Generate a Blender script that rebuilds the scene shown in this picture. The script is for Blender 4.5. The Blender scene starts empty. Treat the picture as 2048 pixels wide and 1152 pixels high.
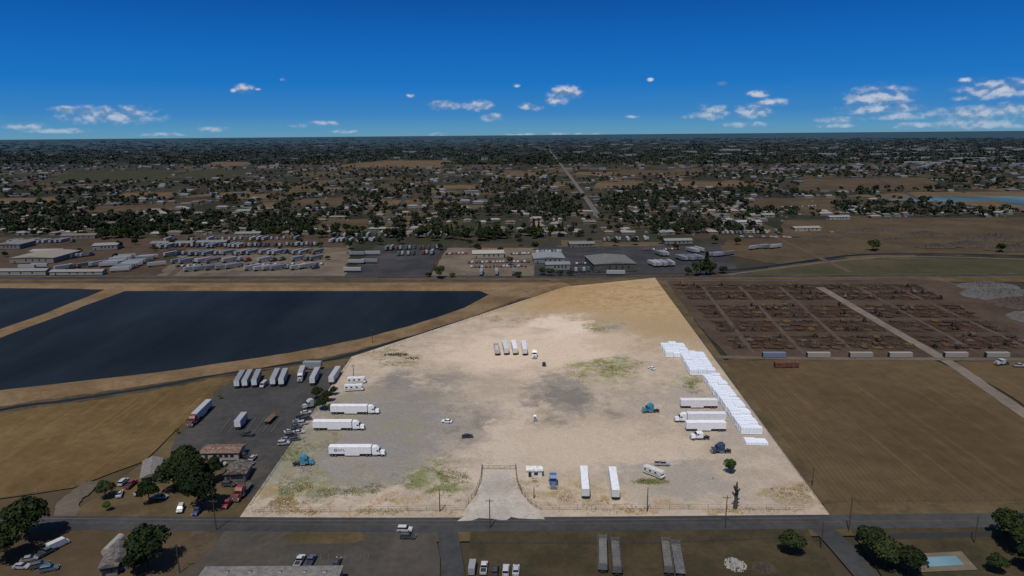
import bpy, math, random
import numpy as np
from mathutils import Vector, Matrix
from mathutils import noise as mnoise
random.seed(7); rng=np.random.default_rng(7)
R=math.radians
C=bpy.context.scene; COL=C.collection
# ---------------------------------------------------------------- camera geometry
H=120.0; F=1365.0; PIT=R(12.67); ROL=R(-0.5)
f0=Vector((0,math.cos(PIT),-math.sin(PIT))); r0=Vector((1,0,0)); u0=Vector((0,math.sin(PIT),math.cos(PIT)))
cr,sr=math.cos(ROL),math.sin(ROL)
RV=r0*cr+u0*sr; UV=u0*cr-r0*sr
cam=bpy.data.objects.new('camera',bpy.data.cameras.new('camera')); COL.objects.link(cam)
cam.matrix_world=Matrix(((RV.x,UV.x,-f0.x,0),(RV.y,UV.y,-f0.y,0),(RV.z,UV.z,-f0.z,H),(0,0,0,1)))
cam.data.sensor_width=36; cam.data.lens=F/2048*36; cam.data.clip_end=400000; cam.data.clip_start=1
C.camera=cam
def ray(px,py): return f0+RV*((px-1024)/F)+UV*(-(py-576)/F)
def P(px,py):
    d=ray(px,py); t=-H/d.z
    return Vector((d.x*t,d.y*t))
def depth(px,py):
    d=ray(px,py); return -H/d.z
def PX(q,z=0):
    d=Vector((q.x,q.y,z-H)); k=d.dot(f0); return 1024+F*d.dot(RV)/k, 576-F*d.dot(UV)/k
AN=R(3.0); NV=Vector((math.sin(AN),math.cos(AN))); EV=Vector((math.cos(AN),-math.sin(AN)))
NORTH=math.pi/2-AN; EAST=-AN; WEST=math.pi-AN; SOUTH=-math.pi/2-AN
# ---------------------------------------------------------------- node helper
class G:
    def __init__(s,nt): s.t=nt; nt.nodes.clear(); s.cache={}
    def n(s,ty,**k):
        x=s.t.nodes.new(ty)
        for a,b in k.items(): setattr(x,a,b)
        return x
    def put(s,sock,v):
        if isinstance(v,bpy.types.NodeSocket): s.t.links.new(v,sock)
        elif v is not None:
            if isinstance(v,(tuple,list)) and len(v)==3 and sock.type=='RGBA': v=(*v,1)
            sock.default_value=v
    def m(s,op,a,b=None,c=None):
        x=s.n('ShaderNodeMath',operation=op); s.put(x.inputs[0],a); s.put(x.inputs[1],b)
        if c is not None: s.put(x.inputs[2],c)
        return x.outputs[0]
    def vm(s,op,a,b=None,out=0):
        x=s.n('ShaderNodeVectorMath',operation=op); s.put(x.inputs[0],a); s.put(x.inputs[1],b); return x.outputs[out]
    def mix(s,fac,a,b,bt='MIX'):
        x=s.n('ShaderNodeMix',data_type='RGBA',blend_type=bt); s.put(x.inputs[0],fac); s.put(x.inputs[6],a); s.put(x.inputs[7],b); return x.outputs[2]
    def noise(s,vec,sc,det=4,ro=.6,out=0):
        x=s.n('ShaderNodeTexNoise'); s.put(x.inputs['Vector'],vec); x.inputs['Scale'].default_value=sc; x.inputs['Detail'].default_value=det; x.inputs['Roughness'].default_value=ro; return x.outputs[out]
    def mr(s,v,a,b,c=0,d=1,smooth=True):
        x=s.n('ShaderNodeMapRange'); x.interpolation_type='SMOOTHSTEP' if smooth else 'LINEAR'
        s.put(x.inputs[0],v)
        for i,q in enumerate((a,b,c,d)): s.put(x.inputs[i+1],q)
        return x.outputs[0]
    def pos(s): return s.n('ShaderNodeTexCoord').outputs['Object']
    def rot(s,vec,ang,sc=(1,1,1)):
        x=s.n('ShaderNodeMapping'); s.put(x.inputs[0],vec); x.inputs[2].default_value=(0,0,ang); x.inputs[3].default_value=sc; return x.outputs[0]
    def out(s,col,rough=.9,spec=.15,metal=0,bump=None,bs=.3,bd=.3):
        b=s.n('ShaderNodeBsdfPrincipled'); s.put(b.inputs['Base Color'],col); s.put(b.inputs['Roughness'],rough)
        b.inputs['Specular IOR Level'].default_value=spec; b.inputs['Metallic'].default_value=metal
        if bump is not None:
            q=s.n('ShaderNodeBump'); q.inputs['Strength'].default_value=bs; q.inputs['Distance'].default_value=bd; s.put(q.inputs['Height'],bump); s.t.links.new(q.outputs[0],b.inputs['Normal'])
        o=s.n('ShaderNodeOutputMaterial'); s.t.links.new(b.outputs[0],o.inputs[0])
def newm(name):
    m=bpy.data.materials.new(name); m.use_nodes=True; return m,G(m.node_tree)
MT={}
def simple(name,c,rough=.8,spec=.2,metal=0,var=.25,sc=1.5):
    m,g=newm(name); p=g.pos(); n=g.noise(p,sc,3)
    g.out(g.mix(n,tuple(x*(1-var) for x in c),tuple(x*(1+var) for x in c)),rough,spec,metal); MT[name]=m; return m
def paint(name,rough=.45,spec=.4,var=.12,ribs=0):
    m,g=newm(name); oi=g.n('ShaderNodeObjectInfo').outputs['Color']; p=g.pos(); n=g.noise(p,.9,4)
    c=g.mix(g.mr(n,.3,.75,0,var*2.2),oi,(.25,.21,.17))
    if ribs:
        w=g.n('ShaderNodeTexWave'); w.bands_direction='X'; g.put(w.inputs[0],p); w.inputs['Scale'].default_value=ribs
        c=g.mix(g.mr(w.outputs['Fac'],.8,1,0,.35),c,(.08,.08,.08))
    g.out(c,rough,spec); MT[name]=m; return m
def soil(name,c1,c2,c3=None,sc=.05,stripe=None,ang=AN,bump=True):
    m,g=newm(name); p=g.pos()
    a=g.noise(p,sc,5,.65); b=g.noise(p,sc*9,5,.7)
    c=g.mix(g.mr(a,.35,.65),c1,c2)
    if c3: c=g.mix(g.mr(g.noise(p,sc*.4,5,.7),.52,.68,0,.8),c,c3)
    if stripe:
        fr,am=stripe
        w=g.n('ShaderNodeTexWave'); w.bands_direction='X'; g.put(w.inputs[0],g.rot(p,ang)); w.inputs['Scale'].default_value=fr
        w.inputs['Distortion'].default_value=2.5; w.inputs['Detail'].default_value=3; w.inputs['Detail Scale'].default_value=.3
        c=g.mix(g.m('MULTIPLY',g.m('MULTIPLY',w.outputs['Fac'],am),g.mr(a,.3,.6)),c,tuple(x*.5 for x in c1))
        st=g.noise(g.rot(p,ang,(.6,.012,1)),1,4); c=g.mix(g.mr(st,.5,.75,0,.4),c,tuple(x*1.35 for x in c2))
    c=g.mix(1,c,g.mix(b,(.55,.55,.55),(1.4,1.4,1.4)),'MULTIPLY')
    g.out(c,.95,.05,bump=b if bump else None,bs=.4,bd=.2); MT[name]=m; return m
# ---------------------------------------------------------------- mesh builder
class B:
    def __init__(s): s.v=[]; s.f=[]; s.m=[]
    def add(s,v,f,mi=0):
        o=len(s.v); s.v+=v; s.f+=[tuple(i+o for i in q) for q in f]; s.m+=[mi]*len(f); return s
    def fr(s,a,b,c,d,z0,A,B_,C_,D,z1,mi=0):
        return s.add([(a,c,z0),(b,c,z0),(b,d,z0),(a,d,z0),(A,C_,z1),(B_,C_,z1),(B_,D,z1),(A,D,z1)],
          [(3,2,1,0),(4,5,6,7),(0,1,5,4),(1,2,6,5),(2,3,7,6),(3,0,4,7)],mi)
    def box(s,x0,x1,y0,y1,z0,z1,mi=0): return s.fr(x0,x1,y0,y1,z0,x0,x1,y0,y1,z1,mi)
    def prism(s,pr,y0,y1,mi=0):   # profile in x,z
        n=len(pr); v=[(x,y0,z) for x,z in pr]+[(x,y1,z) for x,z in pr]
        return s.add(v,[tuple(range(n)),tuple(range(2*n-1,n-1,-1))]+[(i,i+n,(i+1)%n+n,(i+1)%n) for i in range(n)],mi)
    def tube(s,p0,p1,a,b=None,n=8,mi=0):
        b=a if b is None else b; p0=Vector(p0); p1=Vector(p1); d=(p1-p0).normalized()
        x=d.orthogonal().normalized(); y=d.cross(x); v=[]
        for p,r in((p0,a),(p1,b)):
            for i in range(n):
                t=2*math.pi*i/n; q=p+(x*math.cos(t)+y*math.sin(t))*r; v.append(tuple(q))
        return s.add(v,[tuple(range(n-1,-1,-1)),tuple(range(n,2*n))]+[(i,(i+1)%n,(i+1)%n+n,i+n) for i in range(n)],mi)
    def me(s,name,*mats):
        me=bpy.data.meshes.new(name); me.from_pydata(s.v,[],s.f)
        for m in mats: me.materials.append(MT[m] if isinstance(m,str) else m)
        if len(mats)>1: me.polygons.foreach_set('material_index',s.m)
        me.update(); return me
def link(name,me,parent=None,label=None,cat=None,group=None,kind=None,loc=None,rz=0,col=None,s=None):
    o=bpy.data.objects.new(name,me); COL.objects.link(o)
    if parent: o.parent=parent
    if label: o['label']=label
    if cat: o['category']=cat
    if group: o['group']=group
    if kind: o['kind']=kind
    if loc is not None: o.location=loc
    o.rotation_euler=(0,0,rz)
    if col: o.color=(*col,1)
    if s: o.scale=s if isinstance(s,(tuple,list)) else (s,s,s)
    return o
def inst(name,parts,loc,rz,label,cat,group=None,col=(.8,.8,.8),s=1,cols={}):
    root=link(name,None,None,label,cat,group,None,(loc[0],loc[1],loc[2] if len(loc)>2 else 0.12),rz,None,s)
    root.empty_display_size=.5
    for p in parts:
        o=link(p[0],p[1],root,col=cols.get(p[0],col))
        for q in (p[2] if len(p)>2 else ()): link(q[0],q[1],o,col=cols.get(q[0],col))
    return root
# ---------------------------------------------------------------- materials
simple('tyre',(.012,.012,.013),.9); simple('rim',(.25,.25,.26),.4,.5,.3); simple('glass',(.01,.014,.018),.08,.6,0,.1)
simple('chassis',(.03,.03,.032),.7); simple('chrome',(.45,.45,.46),.25,.6,.8,.1); simple('lamp',(.7,.7,.65),.3,.6); simple('redlamp',(.35,.02,.02),.4)
simple('doorwhite',(.55,.55,.55),.5); simple('bark',(.06,.045,.035),.95); simple('pole',(.07,.05,.035),.95)
simple('steel',(.1,.1,.1),.5,.4,.4); simple('wrap',(.78,.81,.84),.35,.5,0,.12,.8); simple('strap',(.5,.53,.56),.6); simple('pallet',(.2,.15,.09),.9)
simple('concrete',(.22,.21,.2),.9); simple('winwall',(.02,.025,.03),.2,.5); simple('rubblegrey',(.3,.285,.26),.95,.1,0,.6,.8); simple('rubblemid',(.10,.095,.088),.95,.1,0,.5,.3); simple('rubbledark',(.07,.055,.043),.95,.1,0,.6,.8)
simple('rust',(.07,.034,.02),.9,.1,0,.7,.6); simple('scrapdark',(.035,.027,.022),.9,.1,0,.6,.5); simple('deadwood',(.07,.065,.055),.95,.1,0,.5,2)
simple('ink',(.01,.015,.04),.6); simple('stripe',(.25,.2,.15),.6); simple('yellow_paint',(.15,.09,.03),.8); simple('line_white',(.15,.15,.14),.8)
paint('paint'); paint('box_paint',.5,.3,.1,.8); paint('wall_paint',.9,.1,.2); paint('roof_paint',.9,.1,.35); paint('oldpaint',.8,.1,.2)
def foliage(name,a,b,tip,sc=.6,far=False):
    m,g=newm(name); p=g.pos(); oi=g.n('ShaderNodeObjectInfo').outputs['Random']
    c=g.mix(g.mr(g.noise(p,sc,3,.7),.35,.65),a,b); c=g.mix(g.mr(g.noise(p,sc*5,2),.55,.75,0,.7),c,tip)
    c=g.mix(1,c,g.mix(oi,(.65,.7,.65),(1.3,1.2,1.05)),'MULTIPLY') if not far else g.mix(g.mr(g.vm('LENGTH',p,out=1),1500,8000,0,.85),c,(.026,.040,.047))  # far foliage: bluish distance haze mixed into the base colour
    g.out(c,.9,.03); MT[name]=m
foliage('leaf_dark',(.014,.021,.01),(.028,.04,.017),(.046,.058,.028))
foliage('leaf_mid',(.021,.031,.013),(.038,.05,.022),(.065,.075,.036))
foliage('leaf_bright',(.05,.09,.025),(.08,.14,.035),(.14,.2,.06))
foliage('leaf_far_haze',(.018,.024,.015),(.034,.041,.024),(.052,.055,.034),.02,True)
foliage('weed',(.15,.17,.065),(.22,.225,.10),(.32,.29,.15),.3)
foliage('straw',(.25,.18,.09),(.36,.26,.13),(.43,.33,.19),.3)
soil('tan_field',(.095,.065,.035),(.14,.097,.053),(.07,.055,.032),.015,(.08,.3))
soil('brown_field',(.066,.046,.027),(.092,.066,.038),(.048,.042,.024),.015)
soil('green_field',(.034,.037,.019),(.052,.05,.025),(.06,.048,.027),.02,(.1,.3))
soil('olive_field',(.045,.045,.022),(.062,.055,.03),(.085,.06,.034),.012)
soil('levee_dirt',(.14,.092,.048),(.2,.135,.075),(.1,.07,.038),.04)
soil('left_field',(.105,.068,.028),(.15,.1,.044),(.075,.054,.025),.025,(.22,.12),AN+R(20))
soil('right_field',(.078,.052,.026),(.108,.075,.038),(.06,.044,.024),.014,(.16,.22),AN)
soil('yard_dirt',(.06,.042,.029),(.082,.058,.04),(.045,.033,.024),.03)
soil('scrap_ground',(.038,.025,.017),(.062,.038,.024),(.03,.022,.017),.12)
soil('yard_track',(.10,.08,.06),(.13,.103,.08),None,.05)
soil('pale_track',(.14,.115,.09),(.18,.148,.118),None,.05)
soil('aisle_dirt',(.075,.056,.041),(.095,.072,.054),None,.05)
soil('far_road',(.10,.092,.084),(.13,.12,.11),None,.05)
soil('sand_yard',(.11,.088,.063),(.16,.128,.092),(.075,.06,.045),.03)
soil('asphalt_yard',(.034,.034,.036),(.052,.05,.05),(.075,.07,.062),.03)
soil('asphalt_worn',(.045,.044,.043),(.064,.06,.056),(.085,.073,.058),.04)
soil('car_park',(.056,.05,.043),(.078,.068,.056),(.092,.072,.045),.045)
soil('asphalt_road',(.042,.043,.043),(.06,.06,.058),None,.05)
soil('verge',(.075,.055,.03),(.115,.082,.042),(.045,.048,.02),.05)
soil('dark_verge',(.042,.035,.02),(.065,.05,.027),(.03,.034,.016),.07)
soil('driveway',(.36,.315,.26),(.45,.40,.335),(.33,.285,.23),.09)
soil('canal_bank',(.05,.04,.026),(.09,.065,.04),(.03,.034,.018),.08)
def water(name,c,rough,bs,sp=.22):
    m,g=newm(name); p=g.pos(); n=g.noise(p,.35,3); big=g.noise(g.rot(p,.3,(1,.3,1)),.012,5)
    g.out(g.mix(g.mr(big,.3,.7),tuple(x*.65 for x in c),tuple(x*1.5 for x in c)),rough,sp,bump=n,bs=bs,bd=.15); MT[name]=m
water('pond_water',(.012,.0165,.0185),.55,.4,.04); water('lagoon_water',(.06,.105,.115),.5,.3,.1); water('pool_water',(.13,.23,.26),.15,.1,.2)
def blobmask(g,p,px,py,rx,ry):
    c=P(px,py); wx=rx*depth(px,py)/F; wy=abs((P(px,py-ry)-P(px,py+ry)).y)/2
    d=g.vm('MULTIPLY',g.vm('SUBTRACT',p,(c.x,c.y,0)),(1/wx,1/wy,0)); return g.vm('LENGTH',d,out=1)
def lotmat():
    m,g=newm('lot_ground'); p0=g.pos()
    warp=g.vm('MULTIPLY',g.vm('SUBTRACT',g.noise(p0,.03,6,.74,1),(.5,.5,.5)),(95,95,0))
    p=g.vm('ADD',p0,warp)
    fine=g.noise(p0,1.1,5,.75); mid=g.noise(p0,.11,6,.7); big=g.noise(p0,.02,4,.6)
    bk={.06:g.noise(p0,.06,5,.75),.16:g.noise(p0,.16,5,.75)}
    c=g.mix(g.mr(mid,.35,.65),(.39,.31,.225),(.49,.40,.30))
    c=g.mix(g.mr(big,.4,.65,0,.6),c,(.34,.28,.215))
    def bl(c,px,py,rx,ry,colr,st=1,soft=.45,brk=None):
        k=g.mr(blobmask(g,p,px,py,rx,ry),1-soft,1.0,st,0)
        if brk: k=g.m('MULTIPLY',k,g.mr(bk[brk],.38,.58))
        return g.mix(k,c,colr)
    c=bl(c,1190,592,350,66,(.39,.255,.125),.97,.8)
    c=bl(c,1340,640,200,78,(.36,.25,.13),.9,.75)
    c=bl(c,1250,585,260,45,(.31,.195,.085),.85,.7,.06)
    c=bl(c,1290,600,220,50,(.47,.34,.19),.6,.7,.16)
    c=bl(c,1060,700,240,60,(.60,.47,.345),.95,.55)
    c=bl(c,1130,655,80,26,(.66,.54,.41),.9,.6)
    c=bl(c,1240,690,70,30,(.5,.385,.27),.75,.6)
    c=bl(c,1190,905,250,78,(.49,.395,.295),.9,.6)
    c=bl(c,1020,880,60,120,(.51,.42,.32),.8,.6)
    c=bl(c,740,850,230,105,(.235,.215,.188),.97,.55)
    c=bl(c,690,940,260,60,(.235,.218,.19),.9,.55)
    c=bl(c,860,775,140,48,(.195,.178,.155),.85,.75,.06)
    c=bl(c,925,850,60,85,(.185,.17,.15),.85,.75,.06)
    c=bl(c,1130,805,112,42,(.18,.163,.14),.92,.75)
    c=bl(c,1120,770,60,25,(.23,.205,.172),.8,.8)
    c=bl(c,1350,960,220,50,(.31,.27,.225),.9,.6)
    c=bl(c,1440,830,120,100,(.34,.29,.24),.85,.6)
    c=bl(c,1300,790,90,30,(.33,.28,.225),.7,.6,.06)
    for a in ((1190,745,85,28,(.25,.23,.09)),(1230,732,60,16,(.21,.225,.08)),(1240,770,30,10,(.27,.26,.12)),(1325,775,22,8,(.25,.28,.1)),(1390,770,30,22,(.24,.25,.1)),(800,722,60,20,(.26,.215,.11)),(760,700,80,14,(.31,.235,.12)),
              (850,975,140,34,(.17,.185,.07)),(900,950,70,20,(.18,.19,.07)),(650,975,100,26,(.20,.20,.09)),(560,1000,100,30,(.27,.20,.095)),(575,935,70,60,(.23,.215,.125)),(850,925,90,12,(.24,.23,.13)),(620,880,60,50,(.24,.22,.14)),
              (1300,965,40,8,(.22,.25,.1)),(1600,985,50,30,(.29,.23,.135)),(1190,655,50,12,(.28,.25,.12)),(820,862,90,12,(.24,.23,.15)),(880,795,60,12,(.25,.23,.15)),(1150,1005,90,20,(.30,.24,.13)),(1060,985,25,28,(.28,.225,.13)),(730,800,60,30,(.27,.235,.16)),(660,860,40,70,(.24,.22,.15))):
        c=bl(c,a[0],a[1],a[2],a[3],a[4],.92,.7,.16)
    c=bl(c,720,1026,300,9,(.34,.215,.10),.9,.5,.16)
    c=bl(c,1300,1024,330,8,(.34,.23,.12),.9,.5,.16)
    def arcs(c,px,py,rad,st,dark=(.2,.155,.115),fq=.55,ws=.3):
        q=P(px,py); v=g.vm('SUBTRACT',p0,(q.x,q.y,0)); sx=g.n('ShaderNodeSeparateXYZ'); g.put(sx.inputs[0],g.vm('ADD',v,g.vm('MULTIPLY',warp,(ws,ws,0))))
        r=g.m('SQRT',g.m('ADD',g.m('MULTIPLY',sx.outputs[0],sx.outputs[0]),g.m('MULTIPLY',sx.outputs[1],sx.outputs[1]))); an=g.m('ARCTAN2',sx.outputs[1],sx.outputs[0])
        cc=g.n('ShaderNodeCombineXYZ'); g.put(cc.inputs[0],g.m('MULTIPLY',r,fq)); g.put(cc.inputs[1],g.m('MULTIPLY',an,2.2))
        nz=g.noise(cc.outputs[0],1,3,.6); mk=g.mr(blobmask(g,p,px,py,*rad),.35,1,st,0)
        c=g.mix(g.m('MULTIPLY',g.mr(nz,.54,.66),mk),c,g.mix(.5,c,dark)); return g.mix(g.m('MULTIPLY',g.mr(nz,.44,.33),mk),c,g.mix(.35,c,(.62,.52,.41)))
    c=arcs(c,1330,800,(400,150),.5,ws=.5); c=arcs(c,900,600,(320,180),.55,ws=.4); c=arcs(c,1500,420,(500,280),.55,(.25,.16,.07),.4,.6); c=arcs(c,700,1080,(380,260),.5,ws=.4)
    ln=g.noise(g.rot(p,AN,(.7,.03,1)),1,5); k=g.m('MULTIPLY',g.mr(ln,.5,.66),g.mr(blobmask(g,p,1010,850,70,170),.4,1,.6,0)); c=g.mix(k,c,(.36,.30,.235))
    c=g.mix(1,c,g.mix(fine,(.55,.55,.55),(1.36,1.36,1.36)),'MULTIPLY')
    sp=g.mr(g.noise(p0,.5,4,.8),.6,.7,0,.45); c=g.mix(sp,c,g.mix(.5,c,(.16,.135,.08)))
    g.out(c,.97,.03,bump=fine,bs=.5,bd=.15); MT['lot_ground']=m
lotmat()
def townmat():
    m,g=newm('town_ground'); p=g.pos(); q=g.rot(p,AN,(1,.6,1))
    v=g.n('ShaderNodeTexVoronoi'); v.distance='CHEBYCHEV'; g.put(v.inputs['Vector'],q); v.inputs['Scale'].default_value=.011
    r=g.n('ShaderNodeValToRGB'); sep=g.n('ShaderNodeSeparateColor'); g.put(r.inputs[0],sep.outputs[0]); g.put(sep.inputs[0],v.outputs['Color'])
    e=r.color_ramp.elements; e[0].position=0; e[0].color=(.03,.031,.02,1); e[1].position=1; e[1].color=(.05,.042,.029,1)
    for ps,cc in ((.2,(.06,.046,.03,1)),(.4,(.038,.037,.024,1)),(.58,(.078,.058,.035,1)),(.7,(.048,.041,.03,1)),(.85,(.105,.077,.045,1))):
        k=e.new(ps); k.color=cc
    r.color_ramp.interpolation='CONSTANT'
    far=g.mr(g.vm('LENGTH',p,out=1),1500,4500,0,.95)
    haze=g.mr(g.vm('LENGTH',p,out=1),4000,16000)
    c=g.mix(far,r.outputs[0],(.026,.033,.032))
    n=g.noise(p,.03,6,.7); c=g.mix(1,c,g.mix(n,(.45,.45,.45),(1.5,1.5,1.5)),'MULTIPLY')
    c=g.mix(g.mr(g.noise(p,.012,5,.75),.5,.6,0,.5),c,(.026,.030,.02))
    c=g.mix(haze,c,(.034,.066,.088))  # bluish haze towards the horizon painted into the ground colour
    g.out(c,.95,.02); MT['town_ground']=m
townmat()
# ---------------------------------------------------------------- setting
LZ=[0.03]
def poly(name,pts,mat,label,cat='ground',jit=0,z=None,world=False):
    w=[Vector(p) if world else P(*p) for p in pts]
    q=[]
    for i,a in enumerate(w):
        b=w[(i+1)%len(w)]; n=max(1,int((b-a).length/(8 if jit<.9 or (b-a).length>60 else 2))) if jit else 1
        n=min(n,60)
        for k in range(n):
            c=a.lerp(b,k/n)
            if jit: c=c+Vector((random.uniform(-jit,jit),random.uniform(-jit,jit)))
            q.append(c)
    if z is None: LZ[0]+=.008; z=LZ[0]
    b=B(); b.add([(c.x,c.y,z) for c in q],[tuple(range(len(q)))])
    me=b.me(name,mat)
    if me.polygons[0].normal.z<0: me.flip_normals()
    return link(name,me,label=label,cat=cat,kind='structure')
def smooth(pts,n=6):
    w=[P(*p) for p in pts]; out=[]
    for i in range(len(w)-1):
        a=w[max(i-1,0)]; b=w[i]; c=w[i+1]; d=w[min(i+2,len(w)-1)]
        for k in range(n):
            t=k/n; out.append(.5*((2*b)+(c-a)*t+(2*a-5*b+4*c-d)*t*t+(3*b-a-3*c+d)*t**3))
    out.append(w[-1]); return out
def ribbon(name,pts,w,mat,label,cat='road',h=0,slope=3,z=None,jit=0,n=6):
    c=smooth(pts,n)
    if z is None: LZ[0]+=.008; z=LZ[0]
    off=[(-w/2,z),(w/2,z)] if not h else [(-w/2-slope,z),(-w/2,z+h),(w/2,z+h),(w/2+slope,z)]
    v=[];f=[];k=len(off)
    for i,p in enumerate(c):
        t=(c[min(i+1,len(c)-1)]-c[max(i-1,0)]).normalized(); nn=Vector((t.y,-t.x))
        for o,zz in off:
            q=p+nn*(o+random.uniform(-jit,jit)); v.append((q.x,q.y,zz+(random.uniform(-.1,.1) if h and zz>z else 0)))
        if i: 
            for j in range(k-1): a=(i-1)*k+j; f.append((a,a+k,a+k+1,a+1))
    b=B(); b.add(v,f); me=b.me(name,mat)
    if me.polygons[0].normal.z<0: me.flip_normals()
    return link(name,me,label=label,cat=cat,kind='structure')
b=B(); s=120000; b.add([(-s,-2000,0),(s,-2000,0),(s,s,0),(-s,s,0)],[(0,1,2,3)])
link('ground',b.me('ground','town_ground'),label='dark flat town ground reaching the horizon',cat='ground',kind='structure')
FIELDS=[
 ('green_field',[(85,366),(130,347),(350,340),(330,362)],'dark green crop field far left'),
 ('green_field',[(345,356),(385,341),(505,339),(495,353)],'narrow green field beside the larger green field'),
 ('tan_field',[(640,334),(770,321),(900,321),(880,335)],'tan field in the far middle left'),
 ('tan_field',[(-400,413),(20,396),(130,395),(110,408)],'tan stubble field at far left'),
 ('tan_field',[(745,413),(765,401),(830,401),(810,413)],'tan field among houses centre left'),
 ('tan_field',[(405,332),(430,324),(505,324),(495,331)],'small bright tan field near the skyline'),
 ('brown_field',[(575,412),(610,397),(700,395),(680,410)],'brown green pasture left of centre'),
 ('brown_field',[(140,424),(200,413),(380,406),(340,422)],'long brown field at left'),
 ('tan_field',[(1185,377),(1195,365),(1265,364),(1270,376)],'tan field right of the straight road'),
 ('brown_field',[(1590,382),(1605,358),(1850,355),(1900,378)],'wide brown field before the lagoon'),
 ('tan_field',[(1340,374),(1350,364),(1480,363),(1500,373)],'tan strip of field right of centre'),
 ('tan_field',[(860,379),(875,371),(955,369),(950,378)],'tan patch left of the straight road'),
 ('tan_field',[(500,420),(530,405),(565,404),(545,420)],'narrow tan strip beyond the truck yard'),
 ('tan_field',[(905,418),(920,410),(975,410),(970,419)],'dry lot beside the houses in the middle'),
 ('brown_field',[(1490,425),(1500,397),(1690,395),(1660,425)],'bare brown blocks right of the wood'),
 ('brown_field',[(1530,505),(1570,440),(2500,430),(2500,520)],'dark bare earth working area at far right'),
 ('brown_field',[(620,462),(650,440),(740,438),(735,462)],'brown paddock beyond the parked trailers'),
 ('tan_field',[(1150,350),(1155,344),(1290,343),(1300,349)],'thin tan field at far right centre'),
 ('tan_field',[(230,395),(250,386),(360,384),(350,394)],'pale stubble strip in the left town'),
 ('tan_field',[(1010,352),(1020,345),(1080,345),(1080,352)],'small tan field left of the straight road near the skyline'),
 ('tan_field',[(440,398),(455,389),(560,388),(550,397)],'tan field between tree belts left of centre'),
 ('brown_field',[(1230,350),(1235,341),(1400,340),(1410,349)],'brown field far beyond the dense grove'),
]
for mt,pts,lb in FIELDS: poly('field',pts,mt,lb,'field',3)
poly('lagoon_bank',[(1690,392),(1830,384),(2500,382),(2500,440),(2048,422),(1900,406)],'tan_field','tan earth bank around the far lagoon','bank',4)
poly('lagoon',[(1755,398),(1860,393),(2500,390),(2500,425),(2048,413),(1990,402),(1850,403)],'lagoon_water','pale grey green lagoon at the far right','water',2)
poly('yard_ground',[(-500,556),(-300,482),(345,478),(320,556)],'yard_dirt','grey brown dirt of the left truck yard','ground',2)
poly('yard_ground',[(315,555),(370,498),(700,492),(690,555)],'sand_yard','pale dirt of the trailer storage yard','ground',3)
poly('yard_ground',[(300,500),(350,470),(640,468),(700,495)],'yard_dirt','darker dirt behind the trailer storage yard','ground',3)
poly('yard_pavement',[(690,552),(755,492),(885,492),(858,552)],'asphalt_yard','dark asphalt of the middle truck yard','pavement',1)
poly('yard_ground',[(862,552),(895,496),(1080,496),(1068,552)],'sand_yard','pale gravel around the white roofed shop','ground',1)
poly('yard_pavement',[(1066,552),(1078,494),(1440,492),(1480,545)],'asphalt_yard','asphalt yard around the large metal shed','pavement',1)
poly('field',[(1475,551),(1560,530),(1720,517),(2500,520),(2500,556)],'olive_field','dull olive field behind the machinery yard','field',3)
poly('field',[(1440,510),(1450,480),(1640,478),(1700,512),(1560,530)],'brown_field','bare earth beside the curved canal','field',3)
ribbon('canal',[(1440,543),(1550,532),(1640,519),(1720,510),(1850,508),(2050,512),(2400,525)],6,'pond_water','dark curved canal behind the olive field','canal')
ribbon('track',[(1430,553),(1540,539),(1640,526),(1730,517),(1850,514),(2050,519),(2400,533)],5,'yard_track','dirt track along the curved canal','track')
for pts,w,lb in (([(-200,438),(400,433),(1100,428),(1600,425)],7,'street crossing the middle neighbourhood'),([(-200,470),(500,466),(1150,463),(1500,461)],8,'street behind the truck yards'),
   ([(0,383),(700,380),(1400,376),(2100,372)],9,'far cross street among trees'),([(480,440),(330,560)],6,'lane beside the left truck yard'),([(870,330),(790,420),(750,466)],7,'street running away left of centre'),
   ([(1700,330),(1900,430)],8,'street running away at far right'),([(1340,370),(1480,440),(1700,545)],6,'lane running down past the bare earth')):
    ribbon('street',pts,w,'aisle_dirt' if 'lane' in lb else 'asphalt_road',lb,'street')
ribbon('road',[(1098,288),(1100,300),(1118,324),(1150,366),(1185,415),(1200,436)],9,'far_road','long straight road running to the horizon','road')
# railway and strips
poly('embankment_ground',[(-500,572),(-500,553),(1100,552),(2600,545),(2600,566),(1340,563),(1130,575)],'verge','brown strip of ground along the railway','ground',1)
ribbon('railway_bed',[(-500,556),(0,557),(1000,555),(2048,551),(2500,549)],5,'asphalt_yard','dark railway bed crossing behind the lot','railway',h=.5,slope=1.5)
ribbon('track',[(-500,565),(0,565),(600,563),(1100,562)],5,'canal_bank','dark dirt track beside the railway','track')
# basins
poly('levee_ground',[(-500,569),(1100,566),(1135,575),(1000,612),(703,716),(600,728),(300,772),(0,820),(-500,905)],'levee_dirt','tan dirt around the two basins','ground',.8)
poly('basin_water',[(-500,572),(208,574),(210,580),(110,622),(-100,703),(-500,860)],'pond_water','small dark water basin at the left edge','water')
poly('basin_water',[(250,583),(960,583),(978,590),(930,616),(800,662),(700,690),(590,714),(300,748),(0,782),(-500,850),(-500,845),(-60,700),(80,645)],'pond_water','large dark water basin left of the lot','water')
ribbon('levee',[(246,575),(180,600),(100,632),(0,668),(-120,712),(-400,815)],5,'levee_dirt','tan earth levee between the two basins','levee',h=1.2,slope=5,jit=.5)
ribbon('levee',[(-500,572),(100,573.5),(246,576),(600,577),(960,577),(1060,574)],8,'levee_dirt','tan levee road behind the basins','levee',h=1.2,slope=4,jit=.5)
ribbon('levee',[(-500,890),(0,797),(150,778),(350,752),(600,713),(760,679),(900,638),(1000,602),(1060,584),(1128,570)],8,'levee_dirt','broad tan levee between basin and canal','levee',h=1.5,slope=5,jit=.7)
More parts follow.
